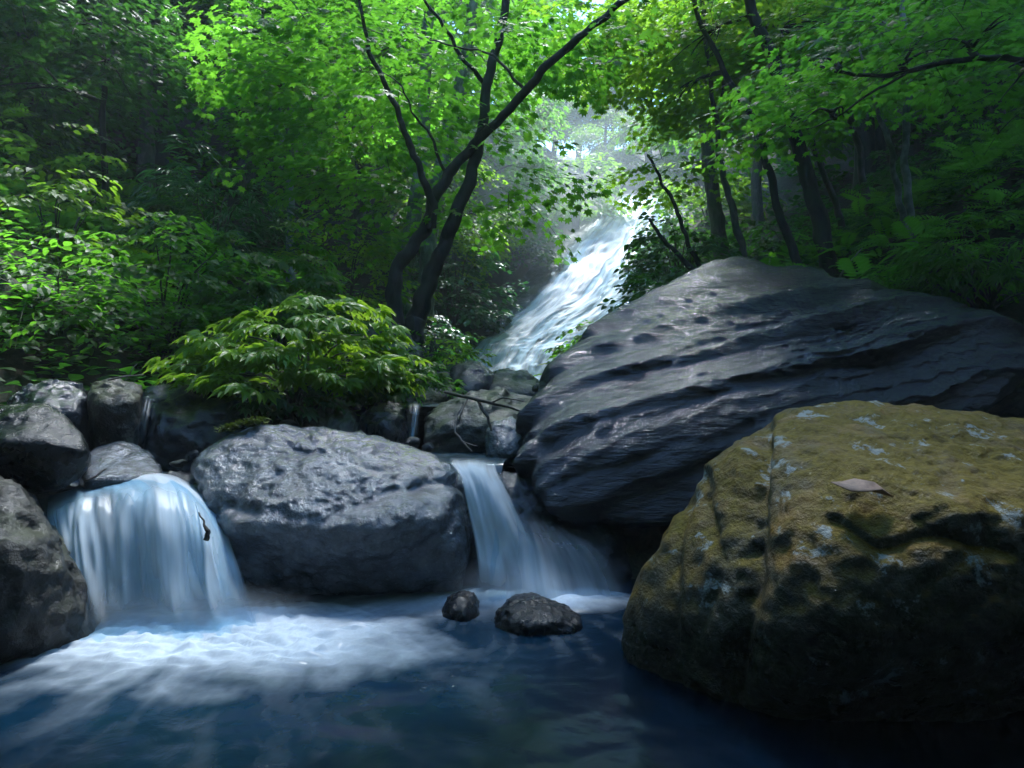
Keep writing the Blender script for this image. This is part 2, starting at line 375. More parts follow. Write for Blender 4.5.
def H(x, y):
    x = np.atleast_1d(np.asarray(x, float)); y = np.atleast_1d(np.asarray(y, float))
    p = np.stack([x, y, np.zeros_like(x)], 1)
    z = h0(x, y)
    far = smooth(4, 12, y)
    return z + fbm(p * .35, 3) * (.08 + .45 * far) * smooth(0.0, 2.5, np.abs(x + .2)) + fbm(p * 1.9 + 7, 3) * .07
def build_ground():
    xs = np.unique(np.concatenate([np.linspace(-46, -10, 60), np.linspace(-10, 10, 210), np.linspace(10, 46, 60)]))
    ys = np.unique(np.concatenate([np.linspace(-12, 1, 20), np.linspace(1, 16, 170), np.linspace(16, 75, 110)]))
    X, Y = np.meshgrid(xs, ys); z = H(X.ravel(), Y.ravel())
    v = np.stack([X.ravel(), Y.ravel(), z], 1)
    me = mesh_np("ground", v, grid_faces(len(xs), len(ys)), True, mats=[M["ground"]])
    tag(link("ground", me), kind="structure")
build_ground()

# ------------------------------------------------------------------ pool and stream water
FALL_L = (-1.62, 3.42); FALL_R = (.03, 3.83)
def build_pool():
    xs = np.linspace(-4.2, 3.6, 420); ys = np.concatenate([np.linspace(-2, 1.6, 20)[:-1], np.linspace(1.6, 4.7, 260)])
    X, Y = np.meshgrid(xs, ys); x = X.ravel(); y = Y.ravel()
    def pol(c, k, s=0.0):
        dx, dy = x - c[0], y - c[1]; r = np.hypot(dx, dy); a = np.arctan2(dx, -dy)
        return r, a, fbm(np.stack([a * k + .35 * np.sin(r * 4), r * 1.1, np.full_like(r, s)], 1), 4)
    wx = x + .10 * fbm(np.stack([x * 1.7, y * 2.3, 0 * x + 5], 1), 3); wy = y + .10 * fbm(np.stack([x * 1.7, y * 2.3, 0 * x + 15], 1), 3)
    r1, a1, n1 = pol((-1.5, 4.3), 13)
    fine = fbm(np.stack([wx * 9, wy * 16, 0 * x + 2], 1), 4); n1 = .8 * n1 + .25 * fine
    nn = fbm(np.stack([x * 1.8, y * 2.6, 0 * x], 1), 4)
    e1 = np.hypot((wx + 1.38) / .92, (wy - 3.22) / np.where(wy < 3.22, .50, .42))
    foam = smooth(1.30, .50, e1 + .18 * n1 + .20 * nn) * (.80 + .20 * np.clip(.5 + n1, 0, 1))
    aer = smooth(2.2, .6, np.hypot((wx + 1.22) / .85, (wy - 2.95) / .52) + .3 * nn)
    strk = fbm(np.stack([a1 * 11 + .5 * nn, r1 * .9, 0 * x + 3], 1), 4); tail = aer * np.clip(strk + .12 * fine, 0, 1) * .08
    r2, a2, n2 = pol((-.05, 4.35), 9, 5.0); n2 = .8 * n2 + .25 * fine
    e2 = np.hypot((wx - .10) / .52, (wy - 3.80) / .17)
    foam2 = smooth(1.35, .25, e2 + .25 * n2) * .9
    e3 = np.hypot((wx + .50) / .62, (wy - 3.74) / .26)
    foam3 = smooth(1.5, .1, e3 + .35 * n2) * .34
    aer2 = smooth(2.0, .4, np.hypot((wx + .10) / 1.0, (wy - 3.5) / .5) + .3 * nn)
    tail2 = aer2 * np.clip(n2 - .15, 0, 1) * .16
    lim = smooth(-2.55, -1.75, x + .5 * (3.2 - y) * (y < 3.2)); foam = foam * lim; tail = tail * lim
    f = 1 - (1 - foam * .97) * (1 - tail) * (1 - foam2) * (1 - foam3) * (1 - tail2)
    aer = np.clip(aer * .8 + aer2 * .35 + .12 * np.clip(nn, 0, 1) * smooth(1.8, 2.6, y), 0, 1); n1 = aer
    f = np.clip(f, 0, 1)
    z = .006 * fbm(np.stack([x * 3, y * 4, 0 * x], 1), 3) + foam * .035 * (1 + .8 * fine) + foam2 * .04
    v = np.stack([x, y, z], 1)
    me = mesh_np("pool", v, grid_faces(len(xs), len(ys)), True, {"foam": f, "streak": n1}, [M["pool"]])
    tag(link("pool", me), kind="structure")
build_pool()
def water_patch(name, x0, x1, y0, y1, z0, z1, mat=None, foam=.05, n=50, taper=0.0):
    X, Y = np.meshgrid(np.linspace(x0, x1, n), np.linspace(y0, y1, n)); x = X.ravel(); y = Y.ravel()
    t = (y - y0) / (y1 - y0); x = (x - (x0 + x1) / 2) * (1 - taper * (1 - t)) + (x0 + x1) / 2
    z = z0 + (z1 - z0) * t + .008 * fbm(np.stack([x * 5, y * 6, 0 * x], 1), 3)
    if taper: z = z - .32 * np.clip(1 - t / .16, 0, 1) ** 2
    f = np.clip(foam + .3 * foam * fbm(np.stack([x * 9, y * 3, 0 * x], 1), 3), 0, 1)
    me = mesh_np(name, np.stack([x, y, z], 1), grid_faces(n, n), True, {"foam": f, "streak": f}, [mat or M["stream"]])
    return tag(link(name, me), kind="structure")
water_patch("stream_water", -.70, .16, 4.24, 5.6, .695, .70, taper=.58)
water_patch("stream_water", -1.9, .6, 5.45, 7.5, 1.02, 1.05)
water_patch("stream_water", -2.75, -1.75, 4.02, 4.6, .58, .62, foam=.3)

# ------------------------------------------------------------------ rocks
_ico = {}
def ico(n):
    if n not in _ico and n > 7:                    # split every face of the coarser sphere in four
        v, f = ico(n - 1); e = np.sort(np.concatenate([f[:, [0, 1]], f[:, [1, 2]], f[:, [2, 0]]]), 1)
        ue, inv = np.unique(e[:, 0].astype(np.int64) * len(v) + e[:, 1], return_inverse=True); a, b = ue // len(v), ue % len(v)
        m = len(f); i = inv.reshape(-1) + len(v); p, q, r = i[:m], i[m:2 * m], i[2 * m:]
        f2 = np.concatenate([np.stack([f[:, 0], p, r], 1), np.stack([p, f[:, 1], q], 1), np.stack([r, q, f[:, 2]], 1), np.stack([p, q, r], 1)])
        _ico[n] = (unit(np.vstack([v, (v[a] + v[b]) / 2])), f2)
    if n not in _ico:
        bm = bmesh.new(); bmesh.ops.create_icosphere(bm, subdivisions=n, radius=1)
        v = np.array([x.co[:] for x in bm.verts]); f = np.array([[q.index for q in p.verts] for p in bm.faces]); bm.free()
        v /= np.linalg.norm(v, axis=1)[:, None]; _ico[n] = (v, f)
    return _ico[n]
def rock(name, label, pts, mat, sub=5, p=20, amp=.05, freq=1.6, strata=None, rough=.012, seed=0, cat="rock", group=None, pits=0.0, grooves=(), facets=14, crinkle=None):
    """a solid rounded boulder filling the hull of the given 3-D points, broken up by noise and bedding"""
    pts = np.asarray(pts, float); c = (pts.min(0) + pts.max(0)) / 2
    bm = bmesh.new()
    for q in pts - c: bm.verts.new(q)
    bmesh.ops.convex_hull(bm, input=list(bm.verts)); bm.normal_update()
    pl = {}
    for fc in bm.faces:
        n = np.array(fc.normal); a = fc.calc_area(); o = np.array(fc.verts[0].co)
        if a < 1e-6: continue
        d = float(n @ o)
        if d < 0: n, d = -n, -d
        k = tuple(np.round(n * 9).astype(int)); pl.setdefault(k, (n, max(d, .01)))
    bm.free()
    nn = np.array([q[0] for q in pl.values()]); dd = np.array([q[1] for q in pl.values()])
    lr = np.random.default_rng(100 + seed); en = unit(lr.normal(size=(facets, 3)))       # extra cleavage planes shave the hull
    if facets: nn = np.vstack([nn, en]); dd = np.concatenate([dd, ((pts - c) @ en.T).max(0) * lr.uniform(.86, .97, facets)])
    d, f = ico(sub)
    if sub >= 7: d = unit(d + np.array([0, -.60, .18]))     # finer facets on the near side
    t = np.maximum(d @ nn.T, 0) / dd
    r = (t ** p).sum(1) ** (-1 / p)
    v = d * r[:, None]
    size = np.linalg.norm(pts.max(0) - pts.min(0))
    sd = np.array([seed * 7.7, seed * 3.1, seed * 5.3])
    w = c + v + sd
    k = amp * fbm(w * freq, 5, 2.1, .5) + .30 * amp * ridge(w * freq * 2.3 + 3, 4)
    if strata:
        ax, per, sa = strata; ax = np.asarray(ax, float); ax /= np.linalg.norm(ax)
        u = (v @ ax) / per + .28 * fbm(w * .7, 3) + .06 * fbm(w * 4, 3)
        i = np.floor(u); fr = u - i
        ra = .5 + .5 * np.sin(i * 12.9898 + seed) 
        prof = np.minimum(fr / .2, (1 - fr) / .8)
        k = k + sa * (prof - .5) * (.35 + ra) * (.8 + .3 * np.clip(fbm(w * .8 + 40, 2), -1, 1))
        u2 = (v @ ax) / (per * .27) + .5 * fbm(w * 2.2, 3); f2 = u2 - np.floor(u2)
        k = k + sa * .24 * (np.minimum(f2 / .25, (1 - f2) / .75) - .5)
    k = k + 1.4 * rough * fbm(w * freq * 7, 3)
    if pits: k = k - pits * np.clip(-fbm(w * 5.5, 2) - .15, 0, 1)
    if crinkle:
        q = w @ crinkle[0] ; k = k + crinkle[1] * (ridge(q + 5, 4, 2.2, .6) + .8 * fbm(q * 2.7, 3))
    if grooves:                                    # worn cracks traced on the side we see
        q = c + v * (1 + k / np.maximum(r, .12))[:, None]; front = smooth(.0, .35, (unit(np.array([0, 0, CAM_H]) - c) * d).sum(1))
        px = np.stack([CX + q[:, 0] / q[:, 1] * F, CY - (q[:, 2] - CAM_H) / q[:, 1] * F], 1)
        px = px + 9 * np.stack([noise(w * 2.5), noise(w * 2.5 + 9)], 1) + 4 * np.stack([noise(w * 9), noise(w * 9 + 9)], 1)
        for path, gr, ga in grooves:
            best = np.full(len(px), 1e9)
            for (ax_, ay_), (bx_, by_) in zip(path[:-1], path[1:]):
                e = np.array([bx_ - ax_, by_ - ay_], float); tt = np.clip((px - (ax_, ay_)) @ e / (e @ e), 0, 1)
                best = np.minimum(best, np.linalg.norm(px - (ax_, ay_) - tt[:, None] * e, axis=1))
            k = k - ga * np.exp(-(best / gr) ** 2) * front * (.7 + .6 * noise(w * 2))
    v = v * (1 + k / np.maximum(r, .12))[:, None]
    me = mesh_np(name, v, f, True, mats=[mat])
    o = link(name, me, None, c)
    return tag(o, label, cat, group)

def pp(*l): return [P(*q) for q in l]
def silh(outline, back, shrink=.78, lower=None):
    """outline pixels with their own depth plus a smaller copy further back, so the silhouette keeps its traced shape"""
    o = [np.array(q, float) for q in outline]; c = sum(q[:2] for q in o) / len(o)
    out = [P(*q) for q in o]
    for q in o:
        e = c + (q[:2] - c) * shrink; out.append(P(e[0], e[1], q[2] + back))
    return out

# the great slab on the right
slab = pp((505, 470, 4.25), (512, 440, 4.45), (522, 405, 4.7), (545, 370, 5.0), (590, 325, 5.5), (640, 292, 5.9), (690, 268, 6.2), (740, 257, 6.4), (790, 262, 6.4),
          (870, 283, 6.2), (950, 300, 6.1), (1010, 315, 6.0), (1040, 350, 5.9),
          (520, 500, 4.1), (560, 522, 4.05), (620, 535, 4.1), (690, 520, 4.2), (1000, 400, 5.3), (960, 430, 5.2),
          (620, 440, 4.2), (700, 400, 4.45), (820, 370, 4.9), (560, 440, 4.15),
          (760, 300, 7.6), (900, 320, 7.6), (1020, 350, 7.4), (560, 420, 6.2), (600, 500, 6.0), (850, 520, 5.2), (900, 480, 6.6))
rock("slab_boulder", "huge dark wet slab boulder with diagonal ridges behind the mossy boulder", slab, M["slab"], 8, 34, .05, .8,
     strata=((-.42, .72, .55), .40, .12), rough=.010, seed=2, cat="boulder", facets=0, crinkle=(np.array([[3.2, 0, -3.4], [0, 7.0, 0], [2.2, 0, 8.6]]), .0075), grooves=[([(600, 388), (700, 342), (800, 312), (858, 288)], 5, .10), ([(535, 445), (640, 418), (760, 380), (900, 350), (1000, 340)], 8, .12), ([(555, 482), (650, 455), (750, 428)], 6, .07), ([(620, 335), (700, 300), (780, 282)], 4, .05), ([(800, 345), (900, 318), (990, 325)], 5, .06), ([(640, 500), (700, 470)], 6, .05)])
# the moss boulder in the right foreground
ob = pp((612, 655, 3.0), (618, 605, 2.95), (642, 555, 2.95), (672, 508, 3.0), (700, 470, 3.05), (752, 432, 3.15), (790, 408, 3.25), (850, 400, 3.35), (910, 402, 3.4), (980, 412, 3.35), (1060, 425, 3.3),
        (1240, 455, 3.1), (690, 640, 2.75), (760, 690, 2.45), (818, 640, 2.18), (822, 560, 2.2), (800, 470, 2.55), (900, 592, 2.14), (1030, 600, 2.12), (1200, 620, 2.1), (1250, 640, 2.6),
        (900, 500, 2.35), (1020, 500, 2.2))
ob += [np.array([.55, 3.05, -.35]), np.array([.95, 2.7, -.35]), np.array([1.3, 2.95, -.3]), np.array([2.2, 2.95, -.3]), np.array([2.4, 3.3, -.3]), np.array([.9, 3.6, -.3]), np.array([1.3, 4.0, .75]), np.array([2.3, 4.0, .75])]
rock("mossy_boulder", "big ochre mossy boulder with pale lichen and a dead leaf, right foreground", ob, M["ochre"], 7, 40, .034, 1.3,
     rough=.014, seed=5, cat="boulder", facets=0, crinkle=(np.eye(3) * 11, .0028), grooves=[([(757, 420), (753, 500), (745, 600), (738, 690)], 11, .11), ([(692, 465), (676, 560), (668, 655)], 7, .05), ([(828, 520), (880, 548), (940, 532), (1010, 556)], 7, .045), ([(700, 470), (720, 560), (700, 640)], 5, .03)])
# pale boulder between the two falls
ob = silh([(186, 470, 4.0), (215, 440, 4.15), (262, 424, 4.3), (330, 427, 4.4), (395, 440, 4.4), (440, 455, 4.35), (470, 480, 4.2), (476, 530, 4.05), (200, 500, 3.85)], 1.0) + \
    pp((230, 520, 3.62), (330, 530, 3.6), (430, 510, 3.75), (470, 560, 3.85), (250, 575, 4.1), (330, 570, 4.1), (440, 575, 4.05)) + \
    [np.array([-1.5, 4.1, -.3]), np.array([-.4, 4.1, -.3]), np.array([-1.4, 4.8, -.2]), np.array([-.35, 4.8, -.2])]
rock("pale_boulder", "pale grey wet boulder with a dark undercut between the two falls", ob, M["pale"], 7, 30, .024, 1.5,
     strata=((-.3, -.3, .9), .3, .025), rough=.014, seed=9, cat="boulder", facets=4, grooves=[([(225, 512), (330, 516), (400, 490), (455, 478)], 8, .06), ([(290, 440), (350, 470), (380, 520)], 4, .03)])
# left foreground rock and the black boulder above it
ob = silh([(-60, 470, 3.1), (-12, 476, 3.2), (28, 498, 3.2), (58, 540, 3.15), (76, 600, 3.1), (80, 640, 3.1)], .9, .8) + \
    pp((-70, 640, 2.75), (20, 560, 2.85), (40, 640, 2.9)) + [np.array([-2.9, 2.8, -.3]), np.array([-2.05, 3.1, -.3]), np.array([-2.9, 4.0, -.3]), np.array([-2.2, 3.9, -.3])]
rock("stream_rock", "rough brown rock at the left edge beside the left fall", ob, M["brown_dark"], 6, 21, .06, 1.8, rough=.02, seed=12)
ob = silh([(-60, 420, 3.75), (0, 404, 3.8), (45, 402, 3.8), (80, 420, 3.75), (102, 450, 3.65), (92, 478, 3.6), (60, 492, 3.6), (-60, 495, 3.6)], .55, .85) + pp((20, 440, 3.45), (70, 455, 3.5), (-40, 450, 3.45))
rock("stream_rock", "smooth black rounded rock hanging over the left fall", ob, M["black"], 6, 18, .03, 1.5, rough=.008, seed=13)
ob = silh([(2, 405, 4.6), (20, 388, 4.65), (50, 380, 4.7), (80, 383, 4.7), (92, 400, 4.65), (90, 440, 4.6), (10, 450, 4.6)], .8) + pp((40, 410, 4.3), (75, 410, 4.35)) + pp((40, 480, 4.5), (90, 480, 4.6))
rock("stream_rock", "craggy grey rock behind the smooth black rock, left edge", ob, M["wet"], 6, 21, .05, 2.2, rough=.02, seed=14)
ob = silh([(86, 398, 4.55), (92, 382, 4.6), (120, 378, 4.65), (143, 386, 4.6), (142, 410, 4.55), (132, 442, 4.5), (90, 445, 4.5)], .7) + pp((95, 400, 4.35), (125, 410, 4.35)) + pp((95, 480, 4.5), (130, 480, 4.5))
rock("stream_rock", "square tan-faced rock with twigs lying on top", ob, M["brown"], 6, 25, .035, 2.2, rough=.015, seed=15)
ob = silh([(78, 470, 4.0), (95, 452, 4.2), (120, 443, 4.35), (150, 455, 4.25), (165, 470, 4.1)], .6) + pp((85, 480, 3.85), (160, 480, 3.9), (90, 520, 4.0), (160, 520, 4.0))
rock("stream_rock", "flat pale rock the left fall spills past", ob, M["pale"], 5, 18, .03, 2.2, rough=.01, seed=16)
ob = silh([(140, 395, 4.9), (165, 388, 5.0), (215, 388, 5.0), (255, 398, 4.95), (265, 430, 4.8), (200, 465, 4.5), (150, 465, 4.5), (138, 430, 4.7)], .8) + pp((170, 430, 4.55), (220, 425, 4.6)) + pp((150, 500, 4.5), (250, 500, 4.5))
rock("stream_rock", "dark wet rock with a thin trickle beside the tan-faced rock", ob, M["wet"], 6, 19, .06, 2.0, strata=((-.3, 0, .9), .14, .03), rough=.02, seed=17)
ob = silh([(245, 405, 5.2), (275, 398, 5.3), (300, 405, 5.3), (305, 440, 5.1), (240, 450, 5.0)], .7) + pp((260, 480, 5.0), (300, 480, 5.1))
rock("stream_rock", "shadowed dark rock beneath the broad-leaved plant", ob, M["wet"], 5, 19, .05, 2.0, rough=.02, seed=18)
ob = silh([(300, 425, 5.0), (312, 404, 5.1), (335, 398, 5.15), (355, 412, 5.1), (362, 436, 5.0), (310, 445, 4.9)], .6) + pp((325, 425, 4.8), (350, 430, 4.85)) + pp((310, 470, 4.9), (355, 470, 4.9))
rock("stream_rock", "mottled grey rock just left of the left trickle fall", ob, M["mossy"], 6, 19, .04, 2.2, rough=.018, seed=19)
ob = silh([(362, 420, 5.15), (370, 404, 5.25), (388, 400, 5.3), (404, 408, 5.25), (408, 435, 5.1), (368, 440, 5.0)], .5) + pp((385, 425, 4.95)) + pp((370, 470, 5.0), (405, 470, 5.0))
rock("stream_rock", "black rock between the two small trickle falls", ob, M["black"], 5, 19, .03, 2.2, rough=.012, seed=20)
ob = silh([(420, 440, 5.0), (425, 412, 5.25), (450, 400, 5.4), (500, 388, 5.6), (535, 395, 5.6), (540, 430, 5.3), (500, 452, 5.0)], 1.0) + pp((440, 430, 4.85), (500, 425, 4.95), (420, 470, 4.9), (530, 470, 5.0))
rock("stream_rock", "sloping wet ledge rock carrying the fallen branch", ob, M["mossy"], 6, 21, .05, 1.8, strata=((-.4, -.2, .9), .18, .03), rough=.015, seed=21)
ob = silh([(484, 440, 4.75), (490, 424, 4.8), (512, 416, 4.85), (525, 428, 4.8), (520, 446, 4.75)], .4) + pp((500, 452, 4.6), (515, 452, 4.6)) + pp((490, 470, 4.7), (520, 470, 4.7))
rock("stream_rock", "small grey-topped stone under the fallen branch", ob, M["pale"], 5, 21, .02, 3, rough=.01, seed=22)
ob = silh([(448, 385, 6.6), (458, 366, 6.8), (480, 363, 6.8), (496, 374, 6.7), (490, 390, 6.5)], .6) + pp((470, 385, 6.3), (450, 410, 6.4), (490, 410, 6.4))
rock("stream_rock", "pointed dark rock in front of the waterfall foot", ob, M["wet"], 5, 23, .04, 2, rough=.015, seed=23)
ob = silh([(484, 392, 6.5), (495, 373, 6.8), (525, 372, 6.9), (540, 382, 6.8), (538, 400, 6.5)], .7) + pp((500, 394, 6.3), (530, 396, 6.3), (490, 420, 6.3), (535, 420, 6.3))
rock("stream_rock", "flat-topped greenish rock against the slab under the waterfall", ob, M["mossy"], 5, 23, .04, 2, rough=.015, seed=24)
ob = silh([(400, 392, 6.6), (412, 378, 6.8), (445, 374, 6.8), (462, 380, 6.7), (455, 400, 6.4)], .7) + pp((420, 396, 6.3), (450, 396, 6.3), (410, 420, 6.3), (455, 420, 6.3))
rock("stream_rock", "low mossy rock at the right end of the leafy plant", ob, M["mossy"], 5, 21, .04, 2, rough=.015, seed=25)
ob = silh([(338, 352, 7.7), (350, 325, 7.9), (385, 322, 8.0), (412, 335, 7.9), (425, 362, 7.6), (350, 372, 7.5)], .8) + pp((370, 350, 7.3), (405, 355, 7.3), (350, 390, 7.4), (420, 390, 7.4))
rock("bank_rock", "mossy grey rock at the foot of the forked tree", ob, M["mossy"], 6, 21, .06, 1.6, rough=.02, seed=26)
ob = silh([(345, 320, 8.6), (352, 310, 8.7), (385, 310, 8.7), (395, 322, 8.6), (390, 335, 8.5), (348, 334, 8.5)], .5) + pp((350, 350, 8.5), (390, 350, 8.5))
rock("bank_rock", "flat-capped stone just left of the forked trunk", ob, M["wet"], 5, 25, .03, 2, rough=.01, seed=27)
ob = silh([(438, 618, 3.55), (446, 600, 3.6), (462, 590, 3.65), (478, 594, 3.65), (483, 608, 3.6), (478, 622, 3.5)], .3) + pp((460, 610, 3.4)) + [np.array([-.35, 3.5, -.2]), np.array([-.18, 3.5, -.2])]
rock("pool_stone", "smaller black stone in the pool at the foot of the middle fall", ob, M["black"], 5, 9, .02, 3, rough=.008, seed=28)
ob = silh([(484, 625, 3.4), (496, 600, 3.5), (520, 591, 3.55), (560, 600, 3.5), (590, 615, 3.45), (596, 630, 3.35)], .35) + pp((520, 620, 3.2), (560, 625, 3.2)) + [np.array([-.14, 3.3, -.2]), np.array([.4, 3.3, -.2])]
rock("pool_stone", "larger low black stone in the pool under the middle fall", ob, M["black"], 6, 9, .025, 3, rough=.008, seed=29)
# the rock behind the fan of the middle fall and the ledge beneath the left fall
ob = pp((425, 468, 4.34), (470, 472, 4.3), (510, 468, 4.4), (560, 520, 4.25), (625, 545, 4.2), (640, 610, 4.1), (475, 600, 4.1), (530, 560, 3.98), (600, 585, 4.0)) + [np.array([-.3, 5, .5]), np.array([.7, 5, .5]), np.array([-.3, 4.1, -.3]), np.array([.75, 4.1, -.3])]
rock("ledge_rock", "dark ledge rock that the middle fall fans over", ob, M["wet"], 6, 21, .04, 2, rough=.015, seed=30)
ob = pp((62, 500, 3.95), (110, 482, 4.05), (190, 480, 4.1), (222, 500, 4.05), (240, 600, 3.78), (80, 610, 3.7), (150, 540, 3.72)) + [np.array([-2.5, 4.6, .6]), np.array([-1.6, 4.6, .6]), np.array([-2.4, 3.75, -.3]), np.array([-1.5, 3.75, -.3])]
rock("ledge_rock", "dark ledge rock hidden behind the left fall's curtain", ob, M["wet"], 6, 21, .04, 2, rough=.015, seed=31)

# ------------------------------------------------------------------ falling water
def sheet(sections, nu, nv, dens, bulge=0.0, seed=0, ripple=.012, su=7):
    """sections: cross-lines of world points from lip to foot -> grid, uv in metres, dens per vertex"""
    S = np.array([catmull(np.asarray(s, float), nu) for s in sections])
    G = catmull(S, nv)
    U = np.linspace(0, 1, nu)[None].repeat(nv, 0); V = np.linspace(0, 1, nv)[:, None].repeat(nu, 1)
    wid = np.linalg.norm(G[nv // 2, -1] - G[nv // 2, 0]); ln = np.linalg.norm(np.diff(G[:, nu // 2], axis=0), axis=1).sum()
    q = np.stack([U.ravel() * wid * su, V.ravel() * ln * .8, np.full(nu * nv, seed * 3.3)], 1)
    n = fbm(q, 3).reshape(nv, nu)
    G = G.copy(); G[..., 1] -= ripple * n * smooth(0, .25, V) ; G[..., 2] += ripple * .5 * n * smooth(.05, .4, V)
    d = dens(U, V, n)
    return G.reshape(-1, 3), grid_faces(nu, nv), np.stack([U.ravel() * wid, V.ravel() * ln], 1), np.clip(d, 0, 1).ravel()
def add_sheet(name, parent, sections, nu, nv, dens, mat, **k):
    v, f, uv, d = sheet(sections, nu, nv, dens, **k)
    return link(name, mesh_np(name, v, f, True, {"dens": d}, [mat], uv=uv), parent)
def sec(*l): return [P(*q) for q in l]

fl = thing("waterfall", "broad silky white fall at left dropping into the foaming pool", "waterfall", tuple(P(160, 615, 3.45)))
fl_inv = -np.array(fl.location)
def sh(ss, o): return [[p - np.array(o.location) for p in s] for s in ss]
edge = lambda U, a: smooth(0, a, U) * smooth(1, 1 - a, U)
secs = [sec((58, 494, 4.05), (110, 480, 4.25), (165, 474, 4.3), (205, 488, 4.2)),
        sec((40, 499, 3.78), (105, 482, 3.97), (165, 475, 4.0), (214, 502, 3.95)),
        sec((40, 514, 3.60), (108, 496, 3.74), (178, 490, 3.74), (226, 526, 3.78)),
        sec((50, 548, 3.50), (112, 534, 3.58), (186, 526, 3.54), (238, 560, 3.62)),
        sec((62, 590, 3.42), (118, 588, 3.44), (192, 585, 3.40), (250, 594, 3.50)),
        sec((66, 642, 3.24), (125, 648, 3.22), (205, 646, 3.20), (266, 632, 3.38))]
def dl_(U, V, n):
    core = .54 + .42 * smooth(.30, .55, U) * smooth(1.05, .75, U) + .26 * smooth(.16, .04, np.abs(U - .13 - .05 * V)) + .20 * n
    gap = smooth(.17, .02, np.abs(U - .27 - .16 * (V - .3))) * smooth(.30, .44, V) * smooth(.80, .55, V)
    return core * edge(U, .07) * (1 - .72 * gap) * (.14 + .86 * smooth(.04, .46, V)) * smooth(-.05, .10, V) * smooth(.92, .62, V)
add_sheet("water_sheet", fl, sh(secs, fl), 140, 130, dl_, M["fall_thick"], seed=1, ripple=.045, su=5)
for q, (off, sd, a0) in enumerate([(-.05, 2, .36), (-.10, 12, .22)]):
    s2 = [[p + np.array([0.0, off * min(1, .35 * k + .15), .02 * k / 4]) for p in s_] for k, s_ in enumerate(secs[1:])]
    add_sheet("water_veil", fl, sh(s2, fl), 120, 100, lambda U, V, n: (a0 + .12 * smooth(.4, .7, U) + .55 * n) * edge(U, .22) * smooth(.12, .5, V) * smooth(.95, .6, V), M["fall"], seed=sd, ripple=.05, su=8)

fm = thing("waterfall", "narrow middle fall fanning out over dark rock into the pool", "waterfall", tuple(P(520, 600, 3.8)))
secs = [sec((446, 452, 4.75), (465, 452, 4.8), (485, 452, 4.8), (500, 453, 4.75)),
        sec((450, 463, 4.25), (466, 465, 4.25), (484, 466, 4.25), (498, 470, 4.25)),
        sec((460, 480, 4.08), (474, 482, 4.06), (490, 484, 4.05), (508, 490, 4.10)),
        sec((468, 515, 3.95), (482, 515, 3.93), (500, 515, 3.92), (522, 518, 4.0)),
        sec((475, 555, 3.86), (492, 555, 3.84), (514, 555, 3.84), (545, 558, 3.9)),
        sec((476, 612, 3.72), (498, 612, 3.68), (530, 612, 3.68), (578, 608, 3.76))]
add_sheet("water_sheet", fm, sh(secs, fm), 110, 120, lambda U, V, n: (.26 + .44 * smooth(.2, .6, V) + .28 * smooth(.35, .1, np.abs(U - .3)) + .40 * n) * smooth(.97, .74, V) * edge(U, .12) * smooth(.08, .25, V) * (1 - .35 * smooth(.45, .9, U) * smooth(.3, .6, V)), M["fall"], seed=3, ripple=.03)
secs2 = [sec((498, 500, 4.0), (520, 505, 4.02), (545, 518, 4.05), (575, 530, 4.08)),
         sec((495, 535, 3.88), (530, 540, 3.9), (570, 548, 3.94), (610, 555, 4.0)),
         sec((490, 570, 3.80), (535, 575, 3.8), (585, 580, 3.86), (628, 585, 3.93)),
         sec((488, 606, 3.70), (540, 608, 3.68), (595, 606, 3.74), (634, 604, 3.86))]
add_sheet("water_spray", fm, sh(secs2, fm), 90, 70, lambda U, V, n: (.22 + .34 * smooth(.8, .05, U) * smooth(.2, .8, V) + .14 * n) * edge(U, .3) * smooth(0, .5, V), M["fall_thick"], seed=4, ripple=.03)

def mist_mat(dens):
    m, nt, out = new_mat("spray_mist"); tc = N(nt, "ShaderNodeTexCoord"); g = N(nt, "ShaderNodeTexGradient", gradient_type='SPHERICAL'); nt.links.new(tc.outputs["Object"], g.inputs[0])
    pv = N(nt, "ShaderNodeVolumePrincipled"); pv.inputs["Color"].default_value = (.86, .93, 1, 1)
    nt.links.new(math_(nt, 'MULTIPLY', math_(nt, 'POWER', g.outputs["Fac"], 1.4), dens), pv.inputs["Density"]); nt.links.new(pv.outputs[0], out.inputs["Volume"]); return m
def mist(parent, c, s, dens):
    v, f = ico(3); o = link("spray_mist", mesh_np("spray_mist", v, f, True, mats=[mist_mat(dens)]), parent, tuple(np.array(c) - np.array(parent.location))); o.scale = s
mist(fl, (-1.50, 3.30, .05), (.68, .26, .20), 3.0)
mist(fm, (.0, 3.70, .07), (.42, .2, .22), 3.0)

def small_fall(label, secs, seed, base):
    o = thing("waterfall", label, "waterfall", tuple(base))
    add_sheet("water_sheet", o, sh(secs, o), 40, 50, lambda U, V, n: (.13 + .36 * n) * edge(U, .3) * smooth(.05, .45, V) * smooth(1.0, .8, V), M["fall_thin"], seed=seed, ripple=.015, su=14)
small_fall("left trickle fall of the small pair, beside the mottled rock", [sec((346, 402, 5.5), (353, 401, 5.5), (360, 402, 5.5)), sec((350, 408, 5.2), (357, 406, 5.2), (364, 408, 5.2)), sec((357, 425, 5.05), (364, 425, 5.03), (369, 425, 5.05)), sec((362, 445, 4.98), (368, 445, 4.96), (374, 445, 4.98))], 6, P(366, 445, 5))
small_fall("right trickle fall of the small pair, beside the sloping ledge", [sec((406, 402, 5.6), (414, 401, 5.6), (422, 402, 5.6)), sec((406, 407, 5.3), (413, 405, 5.3), (421, 407, 5.3)), sec((405, 425, 5.15), (412, 425, 5.12), (419, 425, 5.15)), sec((403, 448, 5.05), (410, 448, 5.02), (417, 448, 5.05))], 7, P(410, 447, 5))
